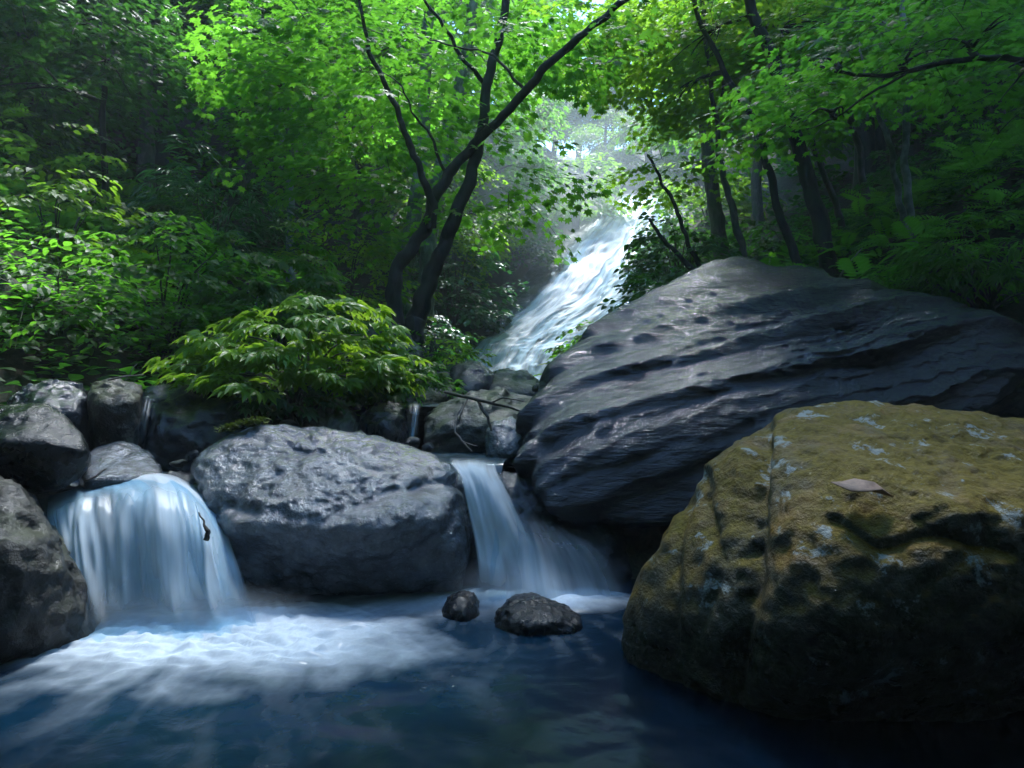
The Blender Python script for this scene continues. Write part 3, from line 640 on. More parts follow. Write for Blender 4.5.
small_fall("thin blue trickle running down the dark rock by the tan-faced rock", [sec((146, 388, 4.95), (152, 387, 4.95), (160, 388, 4.95)), sec((142, 395, 4.75), (149, 395, 4.72), (158, 397, 4.75)), sec((137, 420, 4.55), (144, 420, 4.5), (153, 422, 4.5)), sec((133, 450, 4.42), (140, 452, 4.38), (150, 455, 4.38))], 8, P(140, 455, 4.4))

# the long cascade at the valley head: a stepped rock face and the water running over it
def cascade_frame():
    # left and right borders seen from the bottom (near) to the top (far)
    Lp = np.array([P(438, 394, 13.0), P(464, 354, 14.2), P(490, 330, 15.2), P(535, 295, 17.0), P(565, 255, 19.2), P(594, 226, 21.5), P(612, 205, 24.0), P(622, 196, 27)])
    Rp = np.array([P(560, 392, 13.0), P(572, 352, 13.8), P(600, 325, 14.8), P(640, 290, 16.4), P(660, 262, 18.4), P(669, 235, 20.8), P(670, 208, 23.5), P(670, 197, 27)])
    return Lp, Rp
def cascade_grid(nu, nv, lift, u0=0.0, u1=1.0):
    Lp, Rp = cascade_frame(); l = catmull(Lp, nv); r = catmull(Rp, nv)
    U = np.linspace(u0, u1, nu); G = l[:, None] + (r - l)[:, None] * U[None, :, None]
    V = np.linspace(0, 1, nv)
    UU = np.repeat(U[None], nv, 0); VV = np.repeat(V[:, None], nu, 1)
    q = np.stack([UU.ravel() * 3.2, VV.ravel() * 9, np.zeros(nu * nv)], 1)
    lump = fbm(q * np.array([1, 1, 1]) + 3, 4).reshape(nv, nu)
    st = VV * 12 + 1.5 * fbm(q * np.array([.7, .25, 1]), 3).reshape(nv, nu); fr = st - np.floor(st)
    step = np.where(fr < .55, fr / .55 * .25, .25 + (fr - .55) / .45 * .75) - fr
    G = G.copy(); G[..., 2] += .20 * step + .07 * lump + lift; G[..., 1] += -.08 * lump
    return G, UU, VV, fr, lump
G, UU, VV, fr, lump = cascade_grid(90, 190, -.05, -.55, 1.5)
edge_drop = smooth(-.05, -.5, UU) + smooth(1.05, 1.5, UU)
G[..., 2] -= .25 * edge_drop; 
me = mesh_np("rock_face", G.reshape(-1, 3), grid_faces(90, 190), True, mats=[M["cliff"]])
tag(link("rock_face", me), "steep stepped rock face under the tall cascade at the valley head", "rock face")
wf = thing("cascade", "tall white cascade sliding down the rock face at the valley head", "waterfall", tuple(P(510, 372, 13.6)))
def casc(lift, dens, seed, name):
    G, UU, VV, fr, lump = cascade_grid(110, 230, lift)
    n = fbm(np.stack([UU.ravel() * 13, VV.ravel() * 6, np.full(UU.size, seed)], 1), 3).reshape(UU.shape)
    d = np.clip(dens(UU, VV, fr, lump, n), 0, 1)
    ln = 15.0
    uv = np.stack([UU.ravel() * 3.0, VV.ravel() * ln], 1)
    o = link(name, mesh_np(name, (G - np.array(wf.location)).reshape(-1, 3), grid_faces(110, 230), True, {"dens": d.ravel()}, [M["fall_far"]], uv=uv), wf)
casc(.03, lambda U, V, fr, lump, n: (.40 + .42 * smooth(.34, .08, np.abs(U - .28 - .12 * V)) + .20 * smooth(.55, .1, V) + .30 * smooth(.5, .9, V) + .46 * n + .10 * smooth(.3, .7, fr) - .25 * lump) * edge(U, .10) * smooth(-.02, .03, V) * (1 - .45 * smooth(.55, .75, U) * smooth(.2, .4, V) * smooth(.85, .6, V)), 1.0, "water_sheet")
casc(.10, lambda U, V, fr, lump, n: (.10 + .55 * smooth(.20, .05, np.abs(U - .28 - .14 * V)) + .4 * n) * edge(U, .15) * smooth(0, .05, V), 4.0, "water_sheet")

mist(wf, (1.4, 20.5, 6.0), (6.5, 8.5, 6.0), .075)

# ------------------------------------------------------------------ leaves
def fan(pts):
    pts = np.asarray(pts, float); n = len(pts)
    v = np.vstack([[0, .32, .0], np.column_stack([pts, np.zeros(n)])])
    i = np.arange(1, n + 1); return v, np.stack([np.zeros(n, int), i, np.roll(i, -1)], 1)
def t_maple():
    a = [180, 128, 104, 80, 60, 38, 19, 0]; r = [.10, .42, .36, .72, .50, .92, .56, 1.0]
    full = [(math.sin(R(x)) * y, .15 + math.cos(R(x)) * y) for x, y in zip(a, r)]
    full = full + [(-x, y) for x, y in reversed(full[1:-1])]
    v, f = fan(full); rr = np.hypot(v[:, 0], v[:, 1] - .3); v[:, 2] = -.16 * rr ** 2; return v * np.array([.62, .62, .62]) * 1.25, f
def t_simple(w=.24, fold=.07, droop=.14):
    p = [(0, 0), (w * .8, .25), (w, .48), (w * .6, .76), (0, 1), (-w * .6, .76), (-w, .48), (-w * .8, .25)]
    v, f = fan(p); v[0] = (0, .48, 0); v[:, 2] = fold * np.abs(v[:, 0]) / w - droop * v[:, 1] ** 2; return v, f
def t_compound(k=5, spread=78):
    V = []; Fc = []; n = 0; s, f = t_simple(.20, .05, .35)
    for i in range(k):
        a = R((i - (k - 1) / 2) / max(1, (k - 1) / 2) * spread); L = 1 - .30 * abs(a) / R(spread)
        c, sn = math.cos(a), math.sin(a); v = s * L
        V.append(np.stack([v[:, 0] * c + v[:, 1] * sn, -v[:, 0] * sn + v[:, 1] * c, v[:, 2]], 1)); Fc.append(f + n); n += len(v)
    return np.vstack(V), np.vstack(Fc)
def t_pinnate(k=9):
    V = []; Fc = []; n = 0; s, f = t_simple(.17, .03, .2)
    for i in range(k):
        t = (i + 1) / k
        for sd in (-1, 1):
            a = R(62) * sd; L = .34 * math.sin(math.pi * (.18 + .8 * (1 - t) + .02)) + .04
            c, sn = math.cos(a), math.sin(a); v = s * np.array([L * .9, L, L])
            V.append(np.stack([v[:, 0] * c + v[:, 1] * sn, -v[:, 0] * sn + v[:, 1] * c + t, v[:, 2] - .30 * t * t], 1)); Fc.append(f + n); n += len(v)
    return np.vstack(V), np.vstack(Fc)
T = dict(maple=t_maple(), simple=t_simple(), broad=t_simple(.36, .06, .2), long=t_simple(.085, .02, .45), comp=t_compound(), fern=t_pinnate())
def place(t, pos, dr, nr, size, v=None):
    tv, tf = T[t]; n = len(pos); dr = unit(dr); sd = unit(np.cross(dr, nr)); nr = np.cross(sd, dr)
    V = pos[:, None] + size[:, None, None] * (tv[None, :, 0:1] * sd[:, None] + tv[None, :, 1:2] * dr[:, None] + tv[None, :, 2:3] * nr[:, None])
    Fc = tf[None] + (np.arange(n) * len(tv))[:, None, None]
    v = rng.random(n) if v is None else v
    return V.reshape(-1, 3), Fc.reshape(-1, 3), np.repeat(v, len(tv))
def twigs(paths, r0):
    """thin three-sided twigs; paths (N,k,3)"""
    n, k, _ = paths.shape
    off = np.array([[1, 0, 0], [-.5, .6, .6], [-.5, -.6, -.6]])
    r = np.linspace(1, .35, k)[None, :, None, None] * np.asarray(r0).reshape(-1, 1, 1, 1)
    v = paths[:, :, None] + off[None, None] * r
    b = (np.arange(n) * k * 3)[:, None, None]; i = np.arange(k - 1)[None, :, None] * 3; j = np.arange(3)[None, None]; j2 = (j + 1) % 3
    f = np.stack([b + i + j, b + i + j2, b + i + 3 + j2, b + i + 3 + j], -1)
    return v.reshape(-1, 3), f.reshape(-1, 4)
def sprays(org, az, L, nl=40, pitch=0.05, droop=.28, width=.5, leaf=.08, tmpl="maple", jit=.3, vbase=None, tw=.006):
    n = len(org); L = np.broadcast_to(L, (n,)).astype(float)
    pit = pitch + rng.normal(0, .18, n)
    d = np.stack([np.sin(az) * np.cos(pit), np.cos(az) * np.cos(pit), np.sin(pit)], 1)
    s = unit(np.cross(d, [0, 0, 1.0])); roll = rng.normal(0, .25, n)[:, None]; s = unit(s + roll * np.array([0, 0, 1.0]))
    t = rng.random((n, nl)) ** .8; w = rng.uniform(-1, 1, (n, nl)) * (.25 + .75 * np.sin(np.pi * np.clip(t * .85 + .12, 0, 1)))
    W = width * L
    pos = org[:, None] + d[:, None] * (L[:, None] * t)[..., None] + s[:, None] * (W[:, None] * w)[..., None]
    pos[..., 2] -= (droop * L)[:, None] * (t ** 2 + .5 * w ** 2)
    pos += rng.normal(0, .035, pos.shape) * L[:, None, None]
    ang = np.sign(w) * (.35 + .6 * np.abs(w)) + rng.normal(0, .35, w.shape)
    dr = d[:, None] * np.cos(ang)[..., None] + s[:, None] * np.sin(ang)[..., None]
    dr[..., 2] -= .25 + .35 * t
    nr = np.zeros_like(dr); nr[..., 2] = 1; nr += rng.normal(0, jit, nr.shape)
    vv = (rng.random(n) if vbase is None else vbase)[:, None] * .55 + .45 * rng.random((n, nl))
    sz = leaf * rng.uniform(.65, 1.2, (n, nl))
    k = np.linspace(0, 1, 5)
    path = org[:, None] + d[:, None] * (L[:, None] * k)[..., None]; path[..., 2] -= (droop * L)[:, None] * k ** 2
    V, Fc, va = place(tmpl, pos.reshape(-1, 3), dr.reshape(-1, 3), nr.reshape(-1, 3), sz.ravel(), vv.ravel())
    tv, tf = twigs(path, np.full(n, tw))
    return V, Fc, va, tv, tf
def crown_mesh(name, parts, leafm, barkm):
    V = []; F3 = []; F4 = []; A = []; n = 0
    for V_, F_, a_, tv, tf in parts:
        V.append(V_); F3.append(F_ + n); A.append(a_); n += len(V_)
        if len(tv): V.append(tv); F4.append(tf + n); A.append(np.zeros(len(tv))); n += len(tv)
    f3 = np.vstack(F3); f4 = np.vstack(F4) if F4 else np.zeros((0, 4), int)
    fm_ = np.concatenate([np.zeros(len(f3), int), np.ones(len(f4), int)])
    return mesh_np(name, np.vstack(V), [f3, f4], False, {"v": np.concatenate(A)}, [leafm, barkm], fm_)

def ell(n, c, r):
    q = unit(rng.normal(size=(n, 3))) * (rng.random((n, 1)) ** (1 / 2.4)); return np.asarray(c) + q * np.asarray(r)

# ------------------------------------------------------------------ trees with their own traced trunks
def tree(name, label, stems, zones, bark, leafm, leaf=.09, tmpl="maple", nl=40, L=(.6, 1.1), group=None, ground=True, sides=10, limbs=True, cat="tree"):
    """stems: list of (pixel polyline with depth, radii); zones: (px,py,Y, rx,ry,rz metres, number of sprays, kwargs)"""
    b = P(*stems[0][0][0]); 
    if ground: b[2] = H(b[0], b[1])[0]
    o = thing(name, label, cat, tuple(b), group)
    tb = Tubes(); allc = []
    for k, (pl, rad) in enumerate(stems):
        pts = [P(*q) for q in pl]
        if k == 0 and ground and pts[0][2] > b[2] - .25: pts = [np.array([pts[0][0], pts[0][1], b[2] - .3])] + pts; rad = [rad[0] * 1.25] + list(rad)
        c = tb.add(np.array(pts) - b, rad, sides, n=9 * len(pts), wob=.035, knob=.16, seed=k + len(label)); allc.append(c)
    cc = np.vstack(allc); parts = []
    for z in zones:
        px, py, Y, rx, ry, rz, n = z[:7]; kw = dict(leaf=leaf, tmpl=tmpl, nl=nl); kw.update(z[7] if len(z) > 7 else {})
        cen = P(px, py, Y) - b
        if limbs:
            q = cc[cc[:, 2] < cen[2] + .3] if (cc[:, 2] < cen[2] + .3).any() else cc
            s = q[np.argmin(np.linalg.norm((q - cen) * [1, 1, 1.6], axis=1))]
            mid = (s + cen) / 2 + np.array([0, 0, .12]) * np.linalg.norm(cen - s)
            tb.add([s, mid, cen], [.035, .022, .008], 6, n=12, wob=.05, seed=len(parts))
            for q in range(4):
                e = ell(1, cen, (rx * .9, ry * .9, rz * .9))[0]
                tb.add([mid, (mid + e) / 2 + [0, 0, .06], e], [.016, .010, .004], 5, n=9, wob=.04, seed=q + 5)
        org = ell(n, cen, (rx, ry, rz))
        out = org - (cen + (cc.mean(0) - cen) * .25); az = np.arctan2(out[:, 0], out[:, 1]) + rng.normal(0, .6, n)
        parts.append(sprays(org, az, rng.uniform(L[0], L[1], n), **kw))
    link("trunk", tb.mesh("trunk", bark), o)
    if parts: link("crown", crown_mesh("crown", parts, leafm, bark), o)
    return o

tree("forked_maple", "dark forked maple on the bank left of the waterfall", [
    ([(412, 338, 8.2), (418, 312, 8.2), (428, 285, 8.2), (441, 252, 8.2), (455, 215, 8.2), (470, 178, 8.2), (479, 145, 8.2), (484, 110, 8.2), (489, 75, 8.2), (499, 38, 8.2), (507, 0, 8.2), (512, -70, 8.2), (500, -170, 8.3)], [.15, .115, .10, .088, .08, .074, .068, .062, .058, .053, .048, .04, .02]),
    ([(399, 338, 8.15), (394, 305, 8.1), (397, 272, 8.1), (412, 248, 8.15), (428, 222, 8.15), (436, 196, 8.15), (450, 172, 8.15), (466, 155, 8.15), (490, 130, 8.1), (512, 105, 8.0), (535, 78, 7.9), (565, 50, 7.8), (595, 25, 7.7), (625, 0, 7.6), (680, -40, 7.5)], [.11, .10, .085, .08, .075, .07, .065, .06, .055, .052, .05, .045, .04, .036, .015]),
    ([(432, 228, 8.1), (432, 200, 8.0), (420, 170, 7.9), (410, 145, 7.85), (400, 115, 7.8), (385, 85, 7.75), (372, 55, 7.7), (360, 10, 7.6), (350, -40, 7.6)], [.055, .045, .042, .038, .034, .03, .026, .02, .01]),
    ([(483, 82, 8.2), (462, 58, 8.1), (445, 30, 8.0), (425, 0, 7.9), (410, -30, 7.9)], [.028, .024, .02, .016, .008]),
    ([(525, 90, 7.95), (508, 70, 8.0), (490, 54, 8.1), (460, 48, 8.2), (430, 40, 8.3), (395, 30, 8.4)], [.02, .018, .015, .012, .009, .005]),
    ([(445, 172, 8.15), (432, 140, 8.0), (415, 115, 7.9), (400, 85, 7.8), (380, 70, 7.8)], [.02, .016, .012, .009, .005])],
    [(390, 30, 7.4, 1.1, 1.0, .9, 28), (430, 90, 8.8, 1.0, .8, .8, 26), (340, 90, 8.6, 1.1, 1.0, 1.0, 44), (520, 20, 8.4, .8, .9, .5, 22), (570, 30, 8.0, .7, .8, .5, 18),
     (490, -90, 8.4, 1.8, 1.6, .8, 36), (500, 180, 8.6, .4, .6, .5, 12), (420, 200, 9.0, .6, .6, .5, 16), (360, 160, 8.8, .8, .8, .7, 30), (300, 40, 8.4, 1.0, 1, .8, 45)], M["bark_dark"], M["leaf_maple"], leaf=.115, nl=28, limbs=False)
tree("pale_tree", "pale grey twin-stemmed tree standing behind the forked maple", [
    ([(406, 320, 10.6), (402, 285, 10.6), (412, 225, 10.6), (420, 170, 10.6), (424, 120, 10.6), (425, 70, 10.6), (430, 0, 10.6), (436, -110, 10.6)], [.15, .13, .12, .11, .10, .09, .08, .03]),
    ([(424, 320, 10.7), (428, 270, 10.7), (433, 215, 10.7), (442, 160, 10.7), (455, 110, 10.7), (466, 65, 10.7), (472, 10, 10.7), (476, -100, 10.7)], [.15, .13, .125, .12, .115, .10, .09, .03])],
    [(430, -30, 10.8, 2.2, 1.6, 1.0, 90), (470, 60, 11.2, 1.0, .9, .8, 35), (380, 60, 11.2, 1.2, .9, .9, 40)], M["bark_pale"], M["leaf_maple"], leaf=.11, nl=34)

# ------------------------------------------------------------------ left wood
def slim(name, label, pl, r0, bark, leafm, zones, **k):
    n = len(pl); return tree(name, label, [(pl, list(np.linspace(r0, r0 * .45, n)))], zones, bark, leafm, **k)
LG = "trees on the dark left slope"
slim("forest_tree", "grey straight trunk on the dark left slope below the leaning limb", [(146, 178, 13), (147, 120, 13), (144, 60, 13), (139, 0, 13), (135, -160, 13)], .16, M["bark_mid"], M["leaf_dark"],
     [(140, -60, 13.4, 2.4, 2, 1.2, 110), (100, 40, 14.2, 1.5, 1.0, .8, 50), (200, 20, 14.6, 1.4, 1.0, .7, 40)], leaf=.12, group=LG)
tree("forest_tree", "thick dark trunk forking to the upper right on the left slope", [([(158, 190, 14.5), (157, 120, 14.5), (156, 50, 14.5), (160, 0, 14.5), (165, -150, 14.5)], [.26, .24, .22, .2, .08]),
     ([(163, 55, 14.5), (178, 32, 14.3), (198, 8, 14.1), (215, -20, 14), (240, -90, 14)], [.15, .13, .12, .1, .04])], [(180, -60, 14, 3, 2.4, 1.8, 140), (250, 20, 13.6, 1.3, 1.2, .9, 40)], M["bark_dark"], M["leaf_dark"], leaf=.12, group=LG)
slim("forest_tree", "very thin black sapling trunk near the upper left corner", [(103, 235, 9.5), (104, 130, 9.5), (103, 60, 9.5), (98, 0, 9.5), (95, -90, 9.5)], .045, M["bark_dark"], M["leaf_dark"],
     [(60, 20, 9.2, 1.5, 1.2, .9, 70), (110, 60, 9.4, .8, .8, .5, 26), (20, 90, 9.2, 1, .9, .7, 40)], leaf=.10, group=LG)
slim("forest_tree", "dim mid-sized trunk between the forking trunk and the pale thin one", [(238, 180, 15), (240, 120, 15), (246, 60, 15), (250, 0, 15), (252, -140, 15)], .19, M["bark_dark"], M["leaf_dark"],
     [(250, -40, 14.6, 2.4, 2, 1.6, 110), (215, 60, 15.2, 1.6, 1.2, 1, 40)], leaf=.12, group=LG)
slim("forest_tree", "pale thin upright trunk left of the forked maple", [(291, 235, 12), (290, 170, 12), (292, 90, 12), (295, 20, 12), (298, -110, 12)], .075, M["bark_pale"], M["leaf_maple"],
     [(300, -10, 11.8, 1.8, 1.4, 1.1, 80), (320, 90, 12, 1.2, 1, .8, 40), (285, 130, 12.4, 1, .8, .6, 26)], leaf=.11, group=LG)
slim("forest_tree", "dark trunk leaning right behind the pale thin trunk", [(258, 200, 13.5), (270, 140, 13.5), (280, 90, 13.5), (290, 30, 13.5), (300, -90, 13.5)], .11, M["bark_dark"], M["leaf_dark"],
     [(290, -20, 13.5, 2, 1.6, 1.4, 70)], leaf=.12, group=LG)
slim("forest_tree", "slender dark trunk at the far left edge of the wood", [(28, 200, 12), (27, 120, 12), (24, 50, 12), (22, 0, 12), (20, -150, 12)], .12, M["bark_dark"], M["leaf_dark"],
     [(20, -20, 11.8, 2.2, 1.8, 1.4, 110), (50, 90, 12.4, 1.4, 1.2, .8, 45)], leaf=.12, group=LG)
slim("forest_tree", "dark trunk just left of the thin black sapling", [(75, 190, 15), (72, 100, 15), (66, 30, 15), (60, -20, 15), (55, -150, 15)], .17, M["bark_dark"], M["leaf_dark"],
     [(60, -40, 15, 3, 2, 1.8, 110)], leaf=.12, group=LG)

# ------------------------------------------------------------------ right wood
RG = "trees on the right slope"
slim("forest_tree", "thickest dark trunk leaning left above the great slab", [(832, 278, 8.8), (822, 232, 8.8), (808, 180, 8.8), (794, 125, 8.8), (776, 70, 8.8), (755, 15, 8.8), (735, -60, 8.8), (715, -150, 8.8)], .115, M["bark_dark"], M["leaf_bright"],
     [(740, -10, 9.8, 1.5, 1.3, .35, 34), (800, 50, 9.8, 1.0, .9, .4, 28), (690, 55, 9.9, 1.0, .9, .4, 26)], leaf=.105, group=RG)
slim("forest_tree", "bent dark trunk left of the thickest leaning trunk", [(800, 275, 9.2), (788, 238, 9.2), (776, 200, 9.2), (765, 160, 9.2), (754, 122, 9.2), (736, 92, 9.2), (716, 55, 9.2), (698, 15, 9.2), (680, -60, 9.2)], .062, M["bark_dark"], M["leaf_bright"],
     [(700, 0, 9.8, 1.2, 1.1, .5, 36), (640, 10, 9.8, 1.1, 1.1, .4, 22), (675, 105, 10.4, .7, .7, .25, 9), (720, 110, 10.4, .6, .6, .3, 14)], leaf=.105, group=RG)
slim("forest_tree", "pale slim trunk rising at the peak of the great slab", [(746, 268, 10), (738, 230, 10), (730, 200, 10), (722, 170, 10), (717, 130, 10), (710, 70, 10), (700, -20, 10)], .06, M["bark_mid"], M["leaf_bright"],
     [(680, 55, 10.8, 1.2, 1, .5, 30), (720, 70, 10.8, .8, .8, .4, 18)], leaf=.105, group=RG)
tree("forest_tree", "pale yellowish forked sapling on the slope at right", [([(914, 252, 8.6), (909, 215, 8.6), (906, 170, 8.6), (906, 120, 8.6), (908, 70, 8.6), (904, 10, 8.6), (900, -60, 8.6)], [.055, .05, .046, .042, .038, .03, .012]),
     ([(912, 245, 8.6), (902, 210, 8.5), (895, 170, 8.4), (888, 140, 8.3), (872, 95, 8.2), (858, 50, 8.1)], [.045, .04, .035, .03, .022, .01])],
     [(890, 30, 8.3, 1.2, 1, .6, 50), (940, 0, 8.6, 1.2, 1, .7, 45), (850, 100, 8.6, .8, .7, .4, 20)], M["bark_pale"], M["leaf_maple"], leaf=.10, group=RG)
slim("forest_tree", "broad dim trunk in the shade right of the waterfall top", [(722, 262, 13.5), (716, 215, 13.5), (708, 160, 13.5), (702, 90, 13.5), (700, 0, 13.5), (700, -140, 13.5)], .165, M["bark_mid"], M["leaf_bright"],
     [(690, 0, 13, 2, 1.6, .7, 44), (650, 50, 13.6, 1.4, 1.2, .6, 34)], leaf=.12, group=RG)
slim("forest_tree", "thin stem leaning left over the cascade from behind the slab", [(704, 280, 9.8), (690, 248, 9.8), (678, 215, 9.8), (664, 185, 9.8), (648, 155, 9.8)], .04, M["bark_dark"], M["leaf_bright"],
     [(660, 165, 10, .6, .6, .3, 10)], leaf=.10, group=RG, limbs=False)
slim("forest_tree", "bare broken stem slanting over the cascade edge", [(700, 285, 9.6), (680, 258, 9.6), (662, 238, 9.6), (650, 220, 9.6)], .045, M["bark_dark"], M["leaf_bright"], [], group=RG)
slim("forest_tree", "grey trunk high in the upper right corner", [(1010, 150, 12), (992, 90, 12), (975, 40, 12), (960, -10, 12), (940, -100, 12)], .11, M["bark_mid"], M["leaf_maple"],
     [(960, -20, 11.6, 2, 1.6, 1, 70), (1020, 40, 11.8, 1.4, 1.2, .8, 45)], leaf=.11, group=RG)
slim("forest_tree", "slender dim trunk behind the forked sapling", [(872, 230, 11.5), (862, 170, 11.5), (850, 110, 11.5), (836, 50, 11.5), (820, -30, 11.5)], .07, M["bark_mid"], M["leaf_maple"],
     [(830, 10, 11.2, 1.8, 1.4, .9, 60), (880, 70, 11.4, 1.2, 1, .6, 34)], leaf=.11, group=RG)
slim("forest_tree", "pale slanting trunk between the leaning trunk and the sapling", [(850, 262, 10.5), (842, 230, 10.5), (832, 195, 10.5), (815, 150, 10.5), (790, 90, 10.5), (770, 20, 10.5)], .06, M["bark_mid"], M["leaf_maple"],
     [(780, 20, 10.5, 1.4, 1.2, .8, 45), (830, 70, 10.6, 1, .9, .5, 26)], leaf=.11, group=RG)
tree("forest_tree", "right-edge tree sending a long dark branch across the slope", [([(1180, 300, 6.4), (1170, 200, 6.4), (1150, 100, 6.4), (1140, 0, 6.4), (1130, -150, 6.4)], [.13, .12, .11, .1, .05]),
     ([(1150, 95, 6.4), (1090, 66, 6.3), (1030, 60, 6.2), (980, 58, 6.2), (930, 66, 6.2), (890, 75, 6.2), (855, 74, 6.2), (825, 68, 6.2), (800, 58, 6.2)], [.045, .035, .03, .027, .024, .021, .018, .014, .006]),
     ([(905, 74, 6.2), (870, 95, 6.1), (840, 115, 6.05), (812, 128, 6.0)], [.013, .010, .008, .004])],
     [(840, 60, 6.2, .55, .5, .16, 14), (900, 60, 6.2, .5, .5, .18, 12), (970, 40, 6.2, .6, .5, .25, 18), (1030, 80, 6.2, .6, .5, .3, 18), (830, 110, 6.0, .35, .4, .12, 8), (1100, -20, 6.4, 1.5, 1.4, .6, 50)], M["bark_dark"], M["leaf_maple"], leaf=.085, group=RG)

# ------------------------------------------------------------------ forest trees further off: three made, then copied
def proto_tree(name, hgt, rad, n, leafm, bark, leaf, nl=30, r0=.14):
    o = thing(name, "", "tree"); tb = Tubes(); ln = rng.normal(0, .05, 2) * hgt
    stem = np.array([[0, 0, -.4], [ln[0] * .2, ln[1] * .2, hgt * .3], [ln[0] * .6, ln[1] * .6, hgt * .6], [ln[0], ln[1], hgt * .95]])
    c = tb.add(stem, [r0 * 1.2, r0, r0 * .7, .03], 9, n=26, wob=.12, knob=.12, seed=int(hgt * 10)); parts = []
    nb = 11
    for k in range(nb):
        t = .32 + .62 * k / nb; s = c[int(t * 25)]; a = k * 2.4 + rng.normal(0, .3); ll = rad * (1.1 - .65 * (t - .3)) * rng.uniform(.75, 1.15)
        e = s + np.array([math.sin(a) * ll, math.cos(a) * ll, ll * rng.uniform(.15, .5)])
        tb.add([s, (s + e) / 2 + [0, 0, .12 * ll], e], [r0 * .4, r0 * .25, .01], 5, n=10, wob=.08, seed=k)
        m = n // nb; f = rng.random((m, 1)) ** .7
        org = s + (e - s) * (.25 + .8 * f) + rng.normal(0, .28 * ll / 2, (m, 3)) * [1, 1, .45]
        az = a + rng.normal(0, .8, m)
        parts.append(sprays(org, az, rng.uniform(.7, 1.2, m), nl=nl, leaf=leaf, tmpl="broad", droop=.35, width=.55, tw=.008))
    link("trunk", tb.mesh("trunk", bark), o); link("crown", crown_mesh("crown", parts, leafm, bark), o)
    return o
protos = [proto_tree("woodland_tree", 8.5, 2.6, 330, M["leaf_far"], M["bark_mid"], .17), proto_tree("woodland_tree", 7.0, 2.2, 300, M["leaf_far"], M["bark_dark"], .15),
          proto_tree("woodland_tree", 10.0, 3.0, 360, M["leaf_dark"], M["bark_dark"], .17), proto_tree("woodland_tree", 5.0, 2.0, 260, M["leaf_bright"], M["bark_mid"], .14)]
used = [False] * 4
def put_tree(k, x, y, s, label, group):
    z = H(x, y)[0] - .1; rz = rng.uniform(0, 6.28)
    if not used[k]:
        o = protos[k]; o.location = (x, y, z); o.rotation_euler = (0, 0, rz); o.scale = (s,) * 3; o["label"] = label; o["group"] = group; used[k] = True
    else: dup(protos[k], (x, y, z), rz, s, label, group)
def bx(px, Y): return (px - CX) / F * Y
far = [(360, 17, 3, 1.0), (440, 16, 3, .8), (470, 19, 1, .9), (330, 21, 0, 1.0), (420, 23, 0, 1.0), (490, 23, 3, .9), (480, 28, 0, 1.1), (390, 30, 0, 1.2), (300, 27, 1, 1.2),
       (610, 42, 1, .9), (648, 30, 3, .75), (606, 31, 3, .7), (555, 44, 3, 1.2), (578, 47, 0, 1.2), (530, 49, 3, 1.5), (520, 40, 0, 1.2), (440, 40, 0, 1.3), (650, 40, 0, 1.2), (700, 34, 0, 1.2), (350, 44, 2, 1.4), (580, 50, 0, 1.3), (500, 54, 2, 1.3), (680, 52, 2, 1.4)]
for px, Y, k, s in far: put_tree(k, bx(px, Y), Y, s, "hazy green tree in the misty wood around and beyond the cascade head", "woodland beyond the cascade")
left = [(20, 18, 2, 1.1), (80, 20, 2, 1.1), (140, 19, 2, 1.0), (200, 18, 2, 1.0), (255, 20, 2, 1.1), (110, 26, 2, 1.3), (230, 27, 2, 1.3), (10, 27, 2, 1.3), (-90, 14, 2, 1.2), (-160, 11, 2, 1.2), (-300, 9, 2, 1.2), (50, 17, 1, 1.0), (190, 19, 1, 1.0), (-80, 9, 1, 1.0)]
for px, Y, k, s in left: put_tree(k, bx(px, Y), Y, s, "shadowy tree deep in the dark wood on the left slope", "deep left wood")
right = [(760, 18, 0, .9), (820, 20, 0, 1.0), (880, 17, 1, 1.0), (940, 19, 0, 1.0), (1000, 17, 1, 1.0), (850, 26, 0, 1.2), (920, 28, 2, 1.2), (1010, 26, 2, 1.2), (780, 26, 0, 1.1), (1090, 14, 1, 1.1), (1180, 11, 2, 1.1), (960, 13.5, 2, 1.45), (1085, 10.5, 2, 1.4), (860, 15.5, 2, 1.4)]  # the last tall ones are added to shade the slope, crowns above view
for px, Y, k, s in right: put_tree(k, bx(px, Y), Y, s, "green tree up on the right slope behind the leaning trunks", "upper right wood")

for x, y, s in [(-4.5, -1.5, 1.2), (-6.5, 1.5, 1.3), (5.5, -1.0, 1.3), (-3.4, -4.8, 1.3), (4.2, -4.4, 1.3), (3.0, -2.6, 1.2), (7.5, 2.2, 1.2), (-1, -7, 1.4), (5, -6, 1.4), (-6, -5.5, 1.4), (8.5, -3, 1.3), (-9, -2, 1.3), (2, -9, 1.4), (-4, -9, 1.4)]:  # out of view, added to keep open sky off the near rock faces
    z = H(x, y)[0] - .1; dup(protos[2], (x, y, z), rng.uniform(0, 6.28), s, "unseen dark tree added round the near pool to block sky light", "added trees blocking sky light by the near pool")

